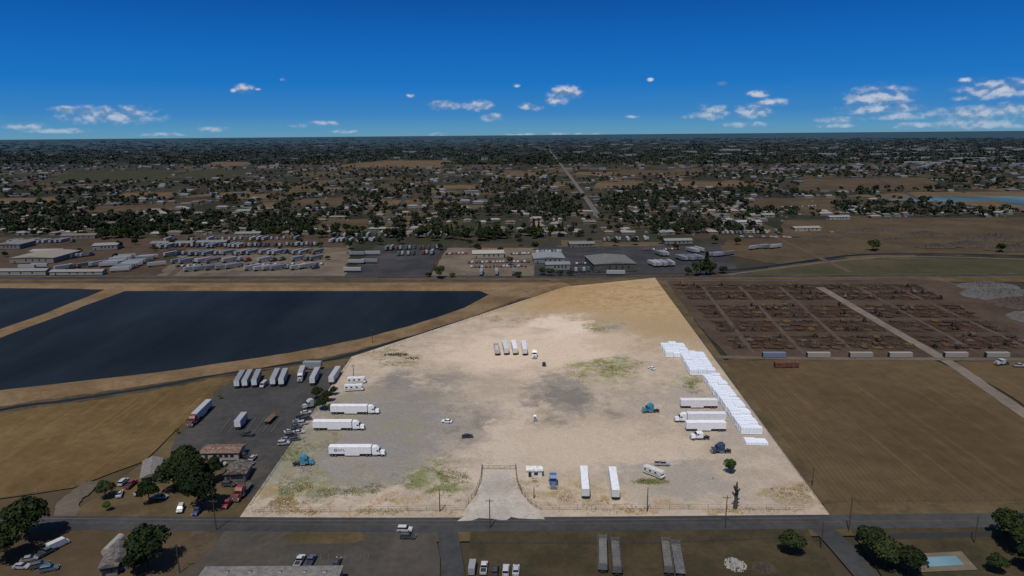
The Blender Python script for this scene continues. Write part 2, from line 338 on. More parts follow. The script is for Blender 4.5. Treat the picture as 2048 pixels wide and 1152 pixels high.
poly('field',[(-500,925),(0,822),(445,752),(452,760),(440,775),(290,925),(150,975),(0,1000),(-500,1100)],'left_field','dry golden field left of the truck yard','field',.8)
ribbon('canal_bank',[(-500,925),(0,822),(140,802),(330,772),(450,748),(600,727),(690,714),(900,648),(1050,592),(1122,572)],10,'canal_bank','dark weedy banks of the canal','canal bank',jit=1.2,n=12)
ribbon('canal',[(-500,925),(0,822),(140,802),(330,772),(450,748),(600,727),(690,714),(900,648),(1050,592),(1122,572)],3.5,'pond_water','narrow canal along the levee','canal',n=12,jit=.3)
# left yard
poly('parking_ground',[(445,756),(600,732),(700,718),(476,1046),(120,1046),(300,920),(440,775)],'verge','brown dirt around the left truck parking','ground',.5)
poly('parking_pavement',[(450,772),(690,733),(560,925),(500,1000),(460,970),(420,925),(340,905),(350,880)],'asphalt_worn','dark asphalt truck parking left of the lot','pavement',.5)
ribbon('track',[(185,965),(165,985),(140,1005),(130,1040)],7,'yard_track','pale dirt drive from the field to the road','track',jit=.4)
# right yard
poly('machinery_ground',[(1318,560),(1850,558),(2700,690),(2700,760),(2048,735),(1880,722),(1460,722)],'yard_dirt','dark brown earth of the machinery yard','ground',.8)
poly('field',[(1440,722),(1870,722),(1960,765),(2060,850),(2600,1000),(2600,1025),(1650,1022)],'right_field','dark mown field right of the lot','field',.8)
poly('field',[(1890,725),(2600,722),(2600,900),(2100,850),(2000,780)],'right_field','small dark field beyond the diagonal track','field',.8)
for i,(ya,yb) in enumerate(((570,582),(585,601),(612,637),(643,665),(674,699))):
    xa=lambda y:1352+(y-570)*.93
    poly('scrap_ground',[(xa(ya),ya),(1822+(ya-565)*1.9,ya),(1822+(yb-565)*1.9,yb),(xa(yb),yb)],'scrap_ground','dark rust stained strip of ground under machinery, %s row band'%['farthest','second','middle','fourth','nearest'][i],'ground',2.2)
ribbon('track',[(1322,562),(1420,705),(1520,840),(1600,950),(1650,1010)],8,'verge','dirt strip along the right lot boundary','track',jit=.5)
aisle=[(1405,575,1510,712),(1480,575,1610,712),(1560,575,1715,712),(1645,580,1880,716),(1715,575,1965,712),(1790,575,2060,700)]
for a in aisle:
    if a[0]!=1645: ribbon('aisle',[a[:2],a[2:]],2.6,'aisle_dirt','narrow dirt aisle between blocks of rusty machinery','track',jit=.5,n=24)['group']='aisles in the machinery yard'
ribbon('track',[(1640,576),(1762,648),(1880,716),(1960,768),(2060,838),(2300,1000)],6.5,'pale_track','pale diagonal track through the machinery yard','track',jit=.3)
ribbon('track',[(1330,563),(1600,562),(1860,561),(1960,590),(2200,655)],5,'aisle_dirt','track along the back of the machinery yard','track')
ribbon('track',[(1430,716),(1650,719),(1880,720),(2300,722)],5,'yard_track','track along the front of the machinery yard','track')
# front
poly('verge',[(-600,1160),(-600,1046),(2700,1000),(2700,1060),(1700,1075),(0,1100)],'verge','dry roadside verge along the front road','verge')
poly('yard_ground',[(-600,1300),(-600,1062),(400,1062),(330,1300)],'brown_field','brown dirt yard at the lower left','ground')
poly('parking_pavement',[(385,1066),(870,1062),(880,1120),(885,1300),(300,1300)],'car_park','worn brown grey car park below the road','pavement',.4)
poly('grass_island',[(560,1080),(585,1066),(715,1064),(735,1078),(715,1090),(600,1092)],'verge','dry grass island in the car park','grass',.6)
poly('verge',[(370,1090),(400,1064),(450,1064),(430,1090),(380,1140),(330,1150)],'canal_bank','worn verge at the car park corner','verge',.5)
poly('field',[(940,1064),(1610,1056),(1760,1300),(930,1300)],'dark_verge','dark grassy plot below the road','field',.5)
poly('yard_ground',[(1700,1062),(2700,1040),(2700,1300),(1860,1300)],'dark_verge','dark garden ground at lower right','ground')
LOT=[(475,1045),(703,716),(1130,575),(1310,557),(1660,1035)]
poly('lot_ground',LOT,'lot_ground','bright pale dirt lot in the middle','ground')
ribbon('front_road',[(-600,1049),(110,1049),(800,1053),(1660,1047),(2048,1043),(2700,1035)],8,'asphalt_road','grey two lane road along the front of the lot','road')
ribbon('road_edge_line',[(-600,1041),(110,1041),(800,1045.5),(1640,1040)],.13,'line_white','thin white edge line of the front road','road marking')
ribbon('centre_line',[(-600,1049),(110,1049),(800,1053),(1660,1047),(2048,1043)],.13,'yellow_paint','faded yellow centre line on the front road','road marking')
ribbon('side_street',[(1625,1047),(1660,1075),(1710,1130),(1770,1200),(1850,1300)],7,'asphalt_road','side street leaving the road at lower right','street')
ribbon('side_street',[(893,1055),(899,1090),(907,1150),(920,1300)],6.2,'asphalt_road','narrow street leading down from the road left of centre','street')
poly('driveway',[(970,948),(1026,948),(1029,968),(1036,988),(1050,1008),(1072,1026),(1092,1040),(918,1043),(934,1026),(950,1006),(960,985),(966,965)],'driveway','pale gravel driveway from the road to the gate','driveway',1.0)
for i in range(7):
    x=440+i*17
    ribbon('stall_line',[(x,868),(x+22,838)],.16,'line_white','white stall line on the left truck parking','road marking')['group']='stall lines on the truck parking'
for i in range(12):
    x=560+i*16
    ribbon('stall_line',[(x,1128),(x+3,1112)],.08,'line_white','white stall line in the car park below the road','road marking')['group']='stall lines in the car park'
# ---------------------------------------------------------------- vehicles
def wheel(x,y,r=.5,w=.3):
    t=B().tube((x,y-w/2,r),(x,y+w/2,r),r,n=12); k=B().tube((x,y-w/2-.02,r),(x,y+w/2+.02,r),r*.5,n=8)
    return ('wheel',t.me('wheel','tyre'),[('rim',k.me('rim','rim'))])
def trailer_proto(L=16.2,flat=False,reefer=False):
    p=[]; h=L/2; W=1.3
    if not flat:
        b=B().box(-h,h,-W,W,1.25,4.05)
        p.append(('cargo_box',b.me('cargo_box','box_paint')))
        b=B().fr(-h+.02,h-.02,-W+.02,W-.02,4.052,-h+.1,h-.1,-W+.12,W-.12,4.12); p.append(('roof',b.me('roof','paint')))
        for y0,y1 in((-W+.08,-.02),(.02,W-.08)): p.append(('rear_door',B().box(-h-.04,-h-.003,y0,y1,1.35,3.95).me('rear_door','doorwhite')))
        for s in(-1,1): p.append(('side_skirt',B().box(-2,h*.45,s*(W-.05)-.03,s*(W-.05)+.03,.55,1.2).me('side_skirt','paint')))
    else:
        p.append(('deck',B().box(-h,h,-W,W,1.25,1.45).me('deck','oldpaint')))
        p.append(('headboard',B().box(h-.15,h,-W,W,1.45,2.6).me('headboard','oldpaint')))
        if flat=='open':
            for y0 in(-W,W-.1): p.append(('side_wall',B().box(-h,h-.16,y0,y0+.1,1.46,3.3).me('side_wall','box_paint')))
            p.append(('tailgate',B().box(-h,-h+.1,-W+.11,W-.11,1.46,3.3).me('tailgate','box_paint')))
    p.append(('chassis',B().box(-h+.3,h-.4,-.5,.5,.95,1.24).box(-h,-h+.15,-1.1,1.1,.5,.65).box(-h+.1,-h+3.2,-.45,.45,.45,.95).me('chassis','chassis')))
    for y in(-.95,.8): p.append(('landing_leg',B().box(h-2.9,h-2.7,y,y+.15,.02,1.2).me('landing_leg','chassis')))
    for x in(-h+1.3,-h+2.6):
        for s in(-1,1): p.append(wheel(x,s*.98,.5,.6))
    return p
def tractor_proto(sleeper=True):
    p=[]
    top=3.85 if sleeper else 2.95; bk=1.35
    b=B().prism([(bk,.95),(4.35,.95),(4.35,2.2),(3.85,2.95),(3.0 if sleeper else 3.5,top-.1),(2.4,top),(bk,top)],-1.22,1.22)
    p.append(('cab',b.me('cab','paint')))
    p.append(('windshield',B().prism([(4.37,2.22),(4.4,2.24),(3.92,2.95),(3.89,2.93)],-1.1,1.1).me('windshield','glass')))
    for s in(-1,1): p.append(('side_window',B().prism([(3.1,2.15),(4.05,2.15),(3.75,2.75),(3.1,2.75)],s*1.235-.012,s*1.235+.012).me('side_window','glass')))
    p.append(('hood',B().fr(4.36,6.1,-.95,.95,.9,4.36,5.95,-.8,.8,2.1).fr(4.7,6.0,-1.2,1.2,.9,4.9,5.8,-1.15,1.15,1.35).me('hood','paint')))
    p.append(('grille',B().fr(6.11,6.15,-.6,.6,1.0,5.98,6.02,-.5,.5,1.95).me('grille','chrome')))
    p.append(('bumper',B().box(6.0,6.3,-1.2,1.2,.4,.85).me('bumper','chrome')))
    for s in(-1,1):
        p.append(('headlight',B().box(6.02,6.12,s*.98-.16,s*.98+.16,1.0,1.3).me('headlight','lamp')))
        p.append(('fuel_tank',B().tube((1.5,s*1.0,.75),(3.3,s*1.0,.75),.33).me('fuel_tank','chrome')))
        p.append(('mirror',B().box(4.2,4.3,s*1.5-.12,s*1.5+.12,2.1,2.8).box(4.2,4.25,min(s*1.2,s*1.5),max(s*1.2,s*1.5),2.4,2.45).me('mirror','chassis')))
    p.append(('exhaust_stack',B().tube((1.2,1.0,1.2),(1.2,1.0,3.7),.09,n=8).me('exhaust_stack','chrome')))
    p.append(('chassis',B().box(-1.6,6.0,-.45,.45,.7,1.0).me('chassis','chassis')))
    p.append(('fifth_wheel',B().tube((0,0,1.02),(0,0,1.12),.5,n=12).me('fifth_wheel','steel')))
    for x in(-.75,.6):
        for s in(-1,1): p.append(wheel(x,s*.95,.5,.6))
    for s in(-1,1): p.append(wheel(5.1,s*1.08,.5,.3))
    return p
def car_proto(k):
    p=[]
    if k=='sedan': L=2.3; prof=[(-2.3,.35),(2.3,.35),(2.32,.65),(2.1,.8),(1.0,.95),(-1.6,1.0),(-2.25,.92)]; g=(-1.75,1.1,-.82,.82,.95,-1.1,.35,-.62,.62,1.42)
    if k=='suv': L=2.35; prof=[(-2.35,.4),(2.3,.4),(2.32,.8),(2.1,1.0),(1.0,1.12),(-2.2,1.12)]; g=(-2.25,1.15,-.88,.88,1.12,-2.0,.5,-.7,.7,1.72)
    if k=='pickup': L=2.75; prof=[(-2.8,.5),(2.75,.5),(2.78,.95),(2.5,1.1),(1.3,1.2),(-2.8,1.2)]; g=(-.7,1.4,-.9,.9,1.2,-.5,.8,-.72,.72,1.85)
    if k=='van': L=2.9; prof=[(-2.9,.4),(2.9,.4),(2.95,.95),(2.7,1.15),(2.2,1.35),(1.7,2.35),(-2.85,2.4)]; g=None
    p.append(('body',B().prism(prof,-.92,.92).me('body','paint')))
    if g:
        p.append(('window_glass',B().fr(*g).me('window_glass','glass')))
        a=g; p.append(('roof',B().fr(a[5]-.05,a[6]+.05,a[7]-.05,a[8]+.05,a[9]+.002,a[5]+.08,a[6]-.08,a[7]+.03,a[8]-.03,a[9]+.07).me('roof','paint')))
    else: p.append(('windshield',B().prism([(2.23,1.38),(2.27,1.4),(1.83,2.25),(1.79,2.23)],-.8,.8).me('windshield','glass')))
    if k=='pickup': p.append(('cargo_bed',B().box(-2.65,-.85,-.78,.78,1.203,1.22).me('cargo_bed','chassis')))
    for s in(-1,1):
        p.append(('headlight',B().box(L-.08,L+.05,s*.68-.16,s*.68+.16,.62,.78).me('headlight','lamp')))
        p.append(('tail_light',B().box(-L-.06,-L+.05,s*.72-.12,s*.72+.12,.72,.9).me('tail_light','redlamp')))
        for x in(-L*.6,L*.62): p.append(wheel(x,s*.85,.36,.24))
    return p
def rv_proto():
    p=[('body',B().prism([(-4.5,.6),(3.0,.6),(4.4,.7),(4.5,1.4),(3.6,1.7),(3.4,2.2),(4.2,2.5),(3.9,3.2),(-4.5,3.2)],-1.2,1.2).me('body','paint')),
       ('windshield',B().prism([(3.63,1.72),(3.67,1.74),(3.47,2.2),(3.43,2.2)],-1.0,1.0).me('windshield','glass')),
       ('roof_unit',B().fr(-.6,.6,-.5,.5,3.2,-.4,.4,-.35,.35,3.5).me('roof_unit','doorwhite'))]
    for s in(-1,1):
        p.append(('stripe',B().box(-4.3,3.3,s*1.214-.011,s*1.214+.011,1.15,1.4).me('stripe','stripe')))
        for x in(-3.5,-1.2,1.3): p.append(('side_window',B().box(x-.5,x+.5,s*1.215-.012,s*1.215+.012,1.8,2.5).me('side_window','glass')))
        for x in(-2.6,3.3): p.append(wheel(x,s*1.0,.42,.3))
    return p
TR=trailer_proto(); TRS=trailer_proto(9.5); FLAT=trailer_proto(14,True); OPEN=trailer_proto(15,'open'); FLS=trailer_proto(8,True)
TC=tractor_proto(); TCD=tractor_proto(False); CARS={k:car_proto(k) for k in('sedan','suv','pickup','van')}; RVP=rv_proto()
def fromto(a,b):
    A=P(*a); D=P(*b)-A; return A,D.normalized(),math.atan2(D.y,D.x)
WH=(.8,.8,.8)
def trailer(a,b,label,col=WH,proto=TR,L=16.2,name='semi_trailer',cat='trailer',group=None):
    A,d,r=fromto(a,b); c=A+d*(L/2); return inst(name,proto,(c.x,c.y),r,label,cat,group,col)
def tractor_at(p,r,label,col,proto=TC,group=None): return inst('semi_truck',proto,(p[0],p[1]),r,label,'truck',group,col)
def rig(a,b,tl,cl,col=WH,ccol=WH,L=16.2,proto=TR):
    t=trailer(a,b,tl,col,proto,L=L); A,d,r=fromto(a,b); q=A+d*(L-1.0); tractor_at(q,r,cl,ccol); return t
def truck(pr,pf,label,col,proto=TC):
    A,d,r=fromto(pr,pf); m=P((pr[0]+pf[0])/2,(pr[1]+pf[1])/2); m=m-d*2.3; return tractor_at(m,r,label,col,proto)
def car(px,py,ang,label,col,kind='sedan',group=None,s=1):
    p=P(px,py); return inst('parked_'+('car' if kind!='van' and kind!='pickup' else kind),CARS[kind],(p.x,p.y),ang,label,{'sedan':'car','suv':'car','pickup':'pickup','van':'van'}[kind],group,col,s)
ntl=rig((660,914),(745,914),'white box trailer with NTL lettering on its side, left side of the lot','white sleeper truck pulling the trailer lettered NTL')
cu=bpy.data.curves.new('lettering','FONT'); cu.body='NTL'; cu.size=1.5; cu.extrude=.01
to=bpy.data.objects.new('tmp',cu); COL.objects.link(to); bpy.context.view_layer.update()
me=bpy.data.meshes.new_from_object(to.evaluated_get(bpy.context.evaluated_depsgraph_get())); bpy.data.objects.remove(to)
me.materials.clear(); me.materials.append(MT['ink'])
box=[o for o in ntl.children if o.name.startswith('cargo_box')][0]
o=link('lettering',me,box); o.rotation_euler=(math.pi/2,0,0); o.location=(-4.6,-1.32,2.2)
b=B()
for i in range(16):
    t0=2*math.pi*i/16; t1=2*math.pi*(i+1)/16
    b.add([(-5.4+.62*math.cos(t0),-1.318,2.72+.62*math.sin(t0)),(-5.4+.62*math.cos(t1),-1.318,2.72+.62*math.sin(t1)),(-5.4+.38*math.cos(t1),-1.318,2.72+.38*math.sin(t1)),(-5.4+.38*math.cos(t0),-1.318,2.72+.38*math.sin(t0))],[(0,1,2,3)])
b.box(-5.6,-5.2,-1.32,-1.315,2.62,2.82); link('logo',b.me('logo','ink'),box)
rig((628,862),(706,862),'plain white box trailer, middle one of the three rigs on the left','white sleeper truck on the middle rig of the left side')
rig((663,830),(740,830),'white box trailer of the farthest rig on the left side','white sleeper truck on the farthest of the three left rigs')
truck((586,934),(628,932),'teal blue sleeper truck without trailer near the left lot edge',(.03,.22,.32))
for a,b_,lb in (((693,770),(735,768),'white motorhome behind the other one at the left corner of the lot'),((684,785),(734,783),'white motorhome in front, brown stripe, left corner of the lot')):
    A,d,r=fromto(a,b_); m=(P(*a)+P(*b_))/2; inst('motorhome',RVP,(m.x,m.y),r,lb,'motorhome',None,(.72,.72,.7))
car(894,848,EAST+R(170),'white sedan parked alone in the open gravel',(.8,.8,.8)); car(935,878,EAST+R(8),'black sedan parked alone below the white sedan',(.012,.013,.016))
trailer((995,714),(989,685),'grey open top trailer, first of four in the middle',(.45,.45,.45),OPEN,15)
trailer((1013,713),(1006,685),'white box trailer second from left of the four in the middle',(.6,.62,.63))
trailer((1031,713),(1024,685),'white box trailer third from left of the four in the middle')
trailer((1050,714),(1045,685),'white box trailer at the right end of the four in the middle',(.7,.72,.74))
truck((1069,708),(1069,724),'white truck without trailer beside the four middle trailers',(.8,.8,.8)); car(1088,733,NORTH,'black car right of the middle trailers',(.015,.015,.02),'suv')
car(1303,741,R(120),'small white car standing alone near the white bundles',(.8,.8,.8),'sedan')
trailer((1433,818),(1360,818),'white box trailer standing alone, uppermost on the right side',(.75,.75,.75))
rig((1450,846),(1373,846),'white box trailer coupled to a truck on the right side','white truck coupled to the trailer on the right side',(.75,.76,.77))
trailer((1450,864),(1367,864),'white box trailer with grey underside in front of the coupled rig',(.85,.85,.85))
truck((1322,826),(1280,828),'teal truck without trailer facing left on the right side',(.02,.2,.3)); truck((1421,880),(1378,882),'white truck without trailer below the right trailers',(.8,.8,.8),TCD)
truck((1464,907),(1419,909),'dark blue truck without trailer, lowest of the right row',(.015,.04,.09))
truck((1105,957),(1107,986),'blue truck facing the road right of the gate',(.04,.12,.28))
trailer((1171,1003),(1166,942),'long white trailer seen end on, left of the two by the road'); trailer((1231,1005),(1222,944),'long white trailer seen end on, right of the two by the road')
A,d,r=fromto((1290,945),(1327,960)); m=P(1308,955); inst('motorhome',RVP,(m.x,m.y),r,'beige white motorhome near the road on the right','motorhome',None,(.6,.58,.53),.9)
car(1324,934,EAST,'silver pickup behind the beige motorhome',(.35,.35,.36),'pickup')
def building(name,px0,py0,px1,py1,dep,h,label,wall=(.3,.3,.28),roof=(.2,.2,.2),rh=1.2,cat='building',nwin=3,group=None,flat=False,ang=None):
    A=P(px0,py0); D=P(px1,py1)-A; w=D.length; r=math.atan2(D.y,D.x); p=[]
    p.append(('wall',B().box(0,w,0,dep,0,h).me('wall','wall_paint')))
    if flat: rf=B().box(-.3,w+.3,-.3,dep+.3,h+.003,h+.35)
    elif w>=dep: rf=B().add([(-.5,-.5,h),(w+.5,-.5,h),(w+.5,dep+.5,h),(-.5,dep+.5,h),(-.5,dep/2,h+rh),(w+.5,dep/2,h+rh)],[(0,1,5,4),(2,3,4,5),(0,4,3),(1,2,5),(3,2,1,0)])
    else: rf=B().add([(-.5,-.5,h),(w+.5,-.5,h),(w+.5,dep+.5,h),(-.5,dep+.5,h),(w/2,-.5,h+rh),(w/2,dep+.5,h+rh)],[(0,4,5,3),(1,2,5,4),(0,1,4),(2,3,5),(3,2,1,0)])
    for v_i,vv in enumerate(rf.v): rf.v[v_i]=(vv[0],vv[1],vv[2]+.004)
    p.append(('roof',rf.me('roof','roof_paint')))
    p.append(('door',B().box(w*.1,w*.1+min(1.2,w*.2),-.04,-.003,0.02,min(2.2,h*.8)).me('door','chassis')))
    for i in range(nwin):
        x=w*(.3+.6*(i+.5)/nwin); p.append(('window',B().box(x-.7,x+.7,-.05,-.003,h*.35,h*.75).me('window','winwall')))
    return inst(name,p,(A.x,A.y,.02),r,label,cat,group,wall,cols={'roof':roof})
building('guard_shed',1054,958,1084,958,3,2.4,'small white shed right of the gate',(.7,.7,.66),(.85,.85,.83),.2,'shed',1,flat=True)
b=[('cabin',B().box(-.55,.55,-.55,.55,.1,2.1).me('cabin','doorwhite')),('roof',B().fr(-.6,.6,-.6,.6,2.103,-.4,.4,-.4,.4,2.35).me('roof','lamp')),('door',B().box(-.4,.4,-.58,-.553,.2,2).me('door','rim')),('base',B().box(-.6,.6,-.6,.6,0,.098).me('base','chassis'))]
q=P(1070,845); inst('portable_toilet',b,(q.x,q.y),EAST,'white portable toilet standing alone on dark gravel','toilet',s=1.15)
# ---------------------------------------------------------------- white bundles
BUNS=[]
for v in range(3):
    lay=B(); st=B()
    for k in range(4):
        o_=random.uniform(-.06,.06); lay.fr(-2.1+o_,2.1+o_,-1.05,1.05,.2+k*.72,-2.05+o_,2.05+o_,-.98,.98,.2+k*.72+.69)
    for i in range(3): st.box(-1.2+i*1.2,-1.14+i*1.2,-1.1,1.1,.2,3.1)
    BUNS.append([('wrapped_load',lay.me('wrapped_load','wrap')),('strap',st.me('strap','strap')),('pallet',B().box(-2,2,-.95,.95,.02,.16).me('pallet','pallet'))])
def bundles(a,b_,width,step,lb,gr,hs=1,ks=4.28):
    A=P(*a); D=P(*b_)-A; n=int(D.length/step); d=D.normalized(); e=EV
    for i in range(n):
        sh=random.uniform(-.2,.2)
        for k in range(width):
            if random.random()<.02: continue
            q=A+d*(i*step+random.uniform(-.08,.08))+e*(k*ks+2.2+sh+random.uniform(-.06,.06))
            inst('wrapped_bundle',random.choice(BUNS),(q.x,q.y),math.atan2(e.y,e.x)+random.uniform(-.03,.03),lb,'bundle',gr,s=(1,1,hs*random.choice([.8,1,1,1.05,1.1])))
bundles((1480,870),(1400,755),2,2.5,'white wrapped bundle in the long double row by the right boundary','long double row of white bundles',1,4.2)
bundles((1378,752),(1356,712),3,2.45,'white wrapped bundle in the three wide block behind the long row','middle block of white bundles')
bundles((1330,716),(1319,694),3,2.45,'white wrapped bundle in the farthest small block','farthest block of white bundles')
bundles((1491,891),(1482,877),2,2.5,'low white bundle at the near end of the long row','low bundles at the near end',.35)
# ---------------------------------------------------------------- left yard vehicles
for a,b_,lb,c in (((474,780),(494,745),'grey trailer, first from left in the back row of the left truck yard',(.2,.21,.22)),((490,779),(508,745),'grey trailer, second in the back row of the left truck yard',(.24,.25,.26)),
  ((509,778),(524,745),'grey trailer, third in the back row of the left truck yard',(.22,.23,.24)),((546,776),(562,742),'grey trailer of the middle pair in the left truck yard',(.25,.26,.27)),((563,776),(577,743),'right trailer of the middle pair in the left truck yard',(.28,.28,.28)),
  ((625,774),(642,740),'pale trailer nearest the lot edge group in the left yard',(.33,.34,.34)),((663,772),(682,742),'pale trailer beside the corner of the lot',(.4,.4,.38))): trailer(a,b_,lb,c)
rig((607,748),(597,775),'pale trailer with truck pointing to the viewer in the left yard','white truck pointing to the viewer in the left yard',(.33,.34,.35),(.4,.4,.4),9.5,TRS)
trailer((608,740),(640,740),'short trailer lying crosswise behind the others in the left yard',(.24,.25,.25),TRS,9.5)
car(528,775,SOUTH,'white van between trailers in the left yard',(.35,.35,.35),'van')
rig((420,818),(388,850),'long white trailer parked diagonally by the field','red truck coupled to the diagonal trailer by the field',(.38,.39,.39),(.18,.012,.012))
trailer((476,863),(500,832),'short pale trailer on the painted stalls',(.32,.33,.33),TRS,9.5); trailer((534,852),(560,826),'rusty brown flatbed trailer on the painted stalls',(.12,.06,.03),FLS,8)
car(495,874,EAST,'small dark pickup below the short trailer',(.03,.03,.035),'pickup'); truck((640,812),(604,822),'white truck under the trees at the lot edge',(.38,.38,.38))
cc=[(.4,.4,.4),(.03,.03,.035),(.2,.2,.21),(.35,.36,.37),(.05,.06,.09),(.02,.02,.02)]
for i,(x,y) in enumerate([(612,830),(603,839),(597,848),(606,852),(592,858),(588,866),(598,870),(583,876),(574,884),(568,892),(590,884),(613,843),(580,868)]):
    car(x,y,EAST+R(20)+random.uniform(-.2,.2),'car in the line of parked cars along the left lot edge',cc[i%6],['sedan','suv'][i%2],'cars along the left lot edge')
for x,y,an,c,k,lb in ((490,918,EAST,(.02,.02,.02),'suv','black car right of the red roofed office'),(497,932,EAST,(.06,.02,.07),'sedan','dark purple car below the office'),(506,922,NORTH,(.3,.3,.3),'sedan','silver car right of the office'),
  (441,934,EAST,(.3,.3,.3),'suv','silver car below the office roof'),(458,975,EAST,(.03,.03,.03),'suv','black car right of the big trees'),(248,970,NORTH,(.4,.4,.4),'suv','white car on the dirt left of the small house'),(263,975,NORTH,(.2,.02,.02),'pickup','red pickup on the dirt left of the small house'),
  (240,994,NORTH+.4,(.4,.4,.42),'sedan','white sedan below the red pickup'),(280,990,NORTH,(.3,.3,.3),'sedan','grey sedan beside the small tree'),(322,1000,EAST,(.25,.25,.25),'sedan','grey sedan under the big trees'),(362,1024,SOUTH+.3,(.4,.4,.4),'suv','white car at the edge of the big trees'),
  (397,1028,SOUTH,(.02,.05,.14),'pickup','blue pickup at the front of the big trees'),(456,1014,SOUTH,(.25,.02,.02),'pickup','red pickup by the road under the pole'),
  (810,1066,EAST,(.5,.5,.5),'suv','white car entering the car park below the road'),(816,1080,EAST,(.03,.03,.035),'suv','dark car below the white one in the car park'),(600,1130,NORTH,(.45,.45,.45),'pickup','white pickup in the stalls of the car park'),(622,1130,NORTH,(.06,.08,.13),'pickup','blue grey pickup in the stalls of the car park'),
  (674,1133,NORTH,(.04,.04,.045),'sedan','dark sedan in the stalls near the flat roof'),(2037,736,EAST,(.35,.35,.35),'pickup','white pickup at the right edge of the photo'),
  (945,1144,NORTH,(.25,.26,.26),'van','grey van in the row at the bottom'),(968,1144,NORTH,(.5,.5,.5),'pickup','white pickup in the row at the bottom'),(990,1148,NORTH,(.03,.03,.03),'suv','black car in the row at the bottom'),(1012,1148,NORTH,(.45,.45,.45),'suv','white car fourth in the row at the bottom'),(1032,1148,NORTH,(.4,.4,.42),'sedan','white sedan ending the row at the bottom'),
  (118,1098,NORTH-.5,(.5,.5,.5),'van','white van on the dirt at lower left'),(95,1112,NORTH-.4,(.04,.07,.08),'pickup','dark teal pickup at lower left'),(80,1138,NORTH-1,(.05,.06,.06),'suv','dark car at the lower left corner'),(100,1145,EAST+.4,(.05,.1,.12),'suv','teal car at the lower left corner'),(60,1125,EAST+.4,(.2,.2,.2),'sedan','grey sedan beside the left corner tree'),(45,1140,EAST,(.3,.3,.3),'sedan','silver sedan at the very corner lower left')):
    car(x,y,an,lb,c,k)
truck((492,985),(472,1008),'red truck near the road left of the lot',(.2,.015,.015)); trailer((500,975),(484,996),'dark low flatbed behind the red truck',(.04,.04,.045),FLS,8)
trailer((1205,1152),(1204,1095),'dark open top trailer at the bottom, first of the left pair',(.12,.13,.13),OPEN,15); trailer((1234,1158),(1229,1100),'grey open top trailer at the bottom, second of the left pair',(.09,.09,.095),OPEN,15)
trailer((1337,1158),(1330,1100),'dark open trailer at the bottom, first of the right pair',(.1,.1,.1),OPEN,15); trailer((1361,1160),(1352,1108),'dark flatbed at the bottom, last of the right pair',(.08,.085,.09),FLAT,14)
truck((2018,730),(1988,733),'white truck on the small field at far right',(.4,.4,.4),TCD)
def container(px0,py0,px1,py1,label,c):
    b=B(); L=12.2
    b.box(0,L,0,2.44,.15,2.7)
    for i in range(30): b.box(.2+i*.4,.38+i*.4,-.05,.01,.3,2.6)
    A=P(px0,py0); D=P(px1,py1)-A
    p=[('container_body',b.me('container_body','oldpaint')),*[('corner_post',B().box(x,x+.057,0,.15,.1,2.75).me('corner_post','chassis')) for x in(-.06,L+.003)],('container_door',B().box(-.06,-.003,.2,2.3,.2,2.65).me('container_door','chassis'))]
    inst('shipping_container',p,(A.x,A.y,.12),math.atan2(D.y,D.x),label,'container',None,c)
for x,lb,c in ((1526,'faded blue shipping container, first along the front of the machinery yard',(.12,.16,.24)),(1615,'beige container, second along the front of the machinery yard',(.28,.25,.22)),(1700,'beige container, third along the front of the machinery yard',(.25,.23,.2)),(1779,'beige container, fourth along the front of the machinery yard',(.28,.25,.21)),(1890,'beige container right of the diagonal track',(.26,.24,.22)),(1973,'beige container at the right end of the row',(.24,.23,.21))):
    container(x,718,x+50,718,lb,c)
container(1550,738,1598,738,'rust red container standing in front of the row',(.09,.02,.012))
# ---------------------------------------------------------------- machinery yard
EXC=[*[('track_unit',B().box(-2,2,y,y+.6,.05,.9).me('track_unit','scrapdark')) for y in(-1.4,.8)],('house',B().box(-2.2,1.2,-1.3,1.3,1.0,2.2).box(.2,1.5,-1.25,-.2,2.2,3.1).me('house','oldpaint')),
     ('boom',B().tube((1,0,1.6),(4,0,4.3),.3,.25,6).tube((4,0,4.3),(6.0,0,1.6),.25,.18,6).me('boom','oldpaint')),('bucket',B().fr(5.4,6.6,-.6,.6,.4,5.7,6.4,-.6,.6,1.6).me('bucket','rust'))]
TRA=[('body',B().box(-1.4,2.2,-.5,.5,.9,1.8).me('body','oldpaint')),('cab',B().fr(-1.5,.3,-.8,.8,1.8,-1.3,.1,-.7,.7,3.0).me('cab','scrapdark')),
     *[('wheel',B().tube((-1,s*1.1-.2,.85),(-1,s*1.1+.2,.85),.85,n=10).me('wheel','tyre')) for s in(-1,1)],*[('wheel',B().tube((1.8,s*.9-.15,.5),(1.8,s*.9+.15,.5),.5,n=10).me('wheel','tyre')) for s in(-1,1)]]
fr=B()
for i in range(5): fr.box(-3,3,-2+i*.95,-1.85+i*.95,.7,.95)
for i in range(4): fr.box(-2.6+i*1.6,-2.45+i*1.6,-2,1.9,.9,1.2)
IMP=[('frame',fr.me('frame','oldpaint')),*[('disc_gang',B().tube((-2.5+i*1.6,-1.6,.5),(-2.5+i*1.6,1.6,.5),.5,n=8).me('disc_gang','rust')) for i in range(4)],('drawbar',B().tube((3,0,.8),(5,0,.6),.12).me('drawbar','rust'))]
SCRS=[]
for v in range(3):
    sc=B()
    for i in range(44):
        a=Vector((random.uniform(-3,3),random.uniform(-2.2,2.2),random.uniform(.1,1.0))); d=Vector((random.gauss(0,1),random.gauss(0,1),random.gauss(0,.3)))*random.uniform(.4,1.1)
        sc.tube(a,a+d,random.uniform(.06,.18),n=5)
        x,y,z=a; w=random.uniform(.12,.4); sc.fr(x-w,x+w,y-w,y+w,z-.2,x-w*.6,x+w*.7,y-w*.5,y+w*.8,z+w)
    SCRS.append([('scrap_metal',sc.me('scrap_metal','oldpaint'))])
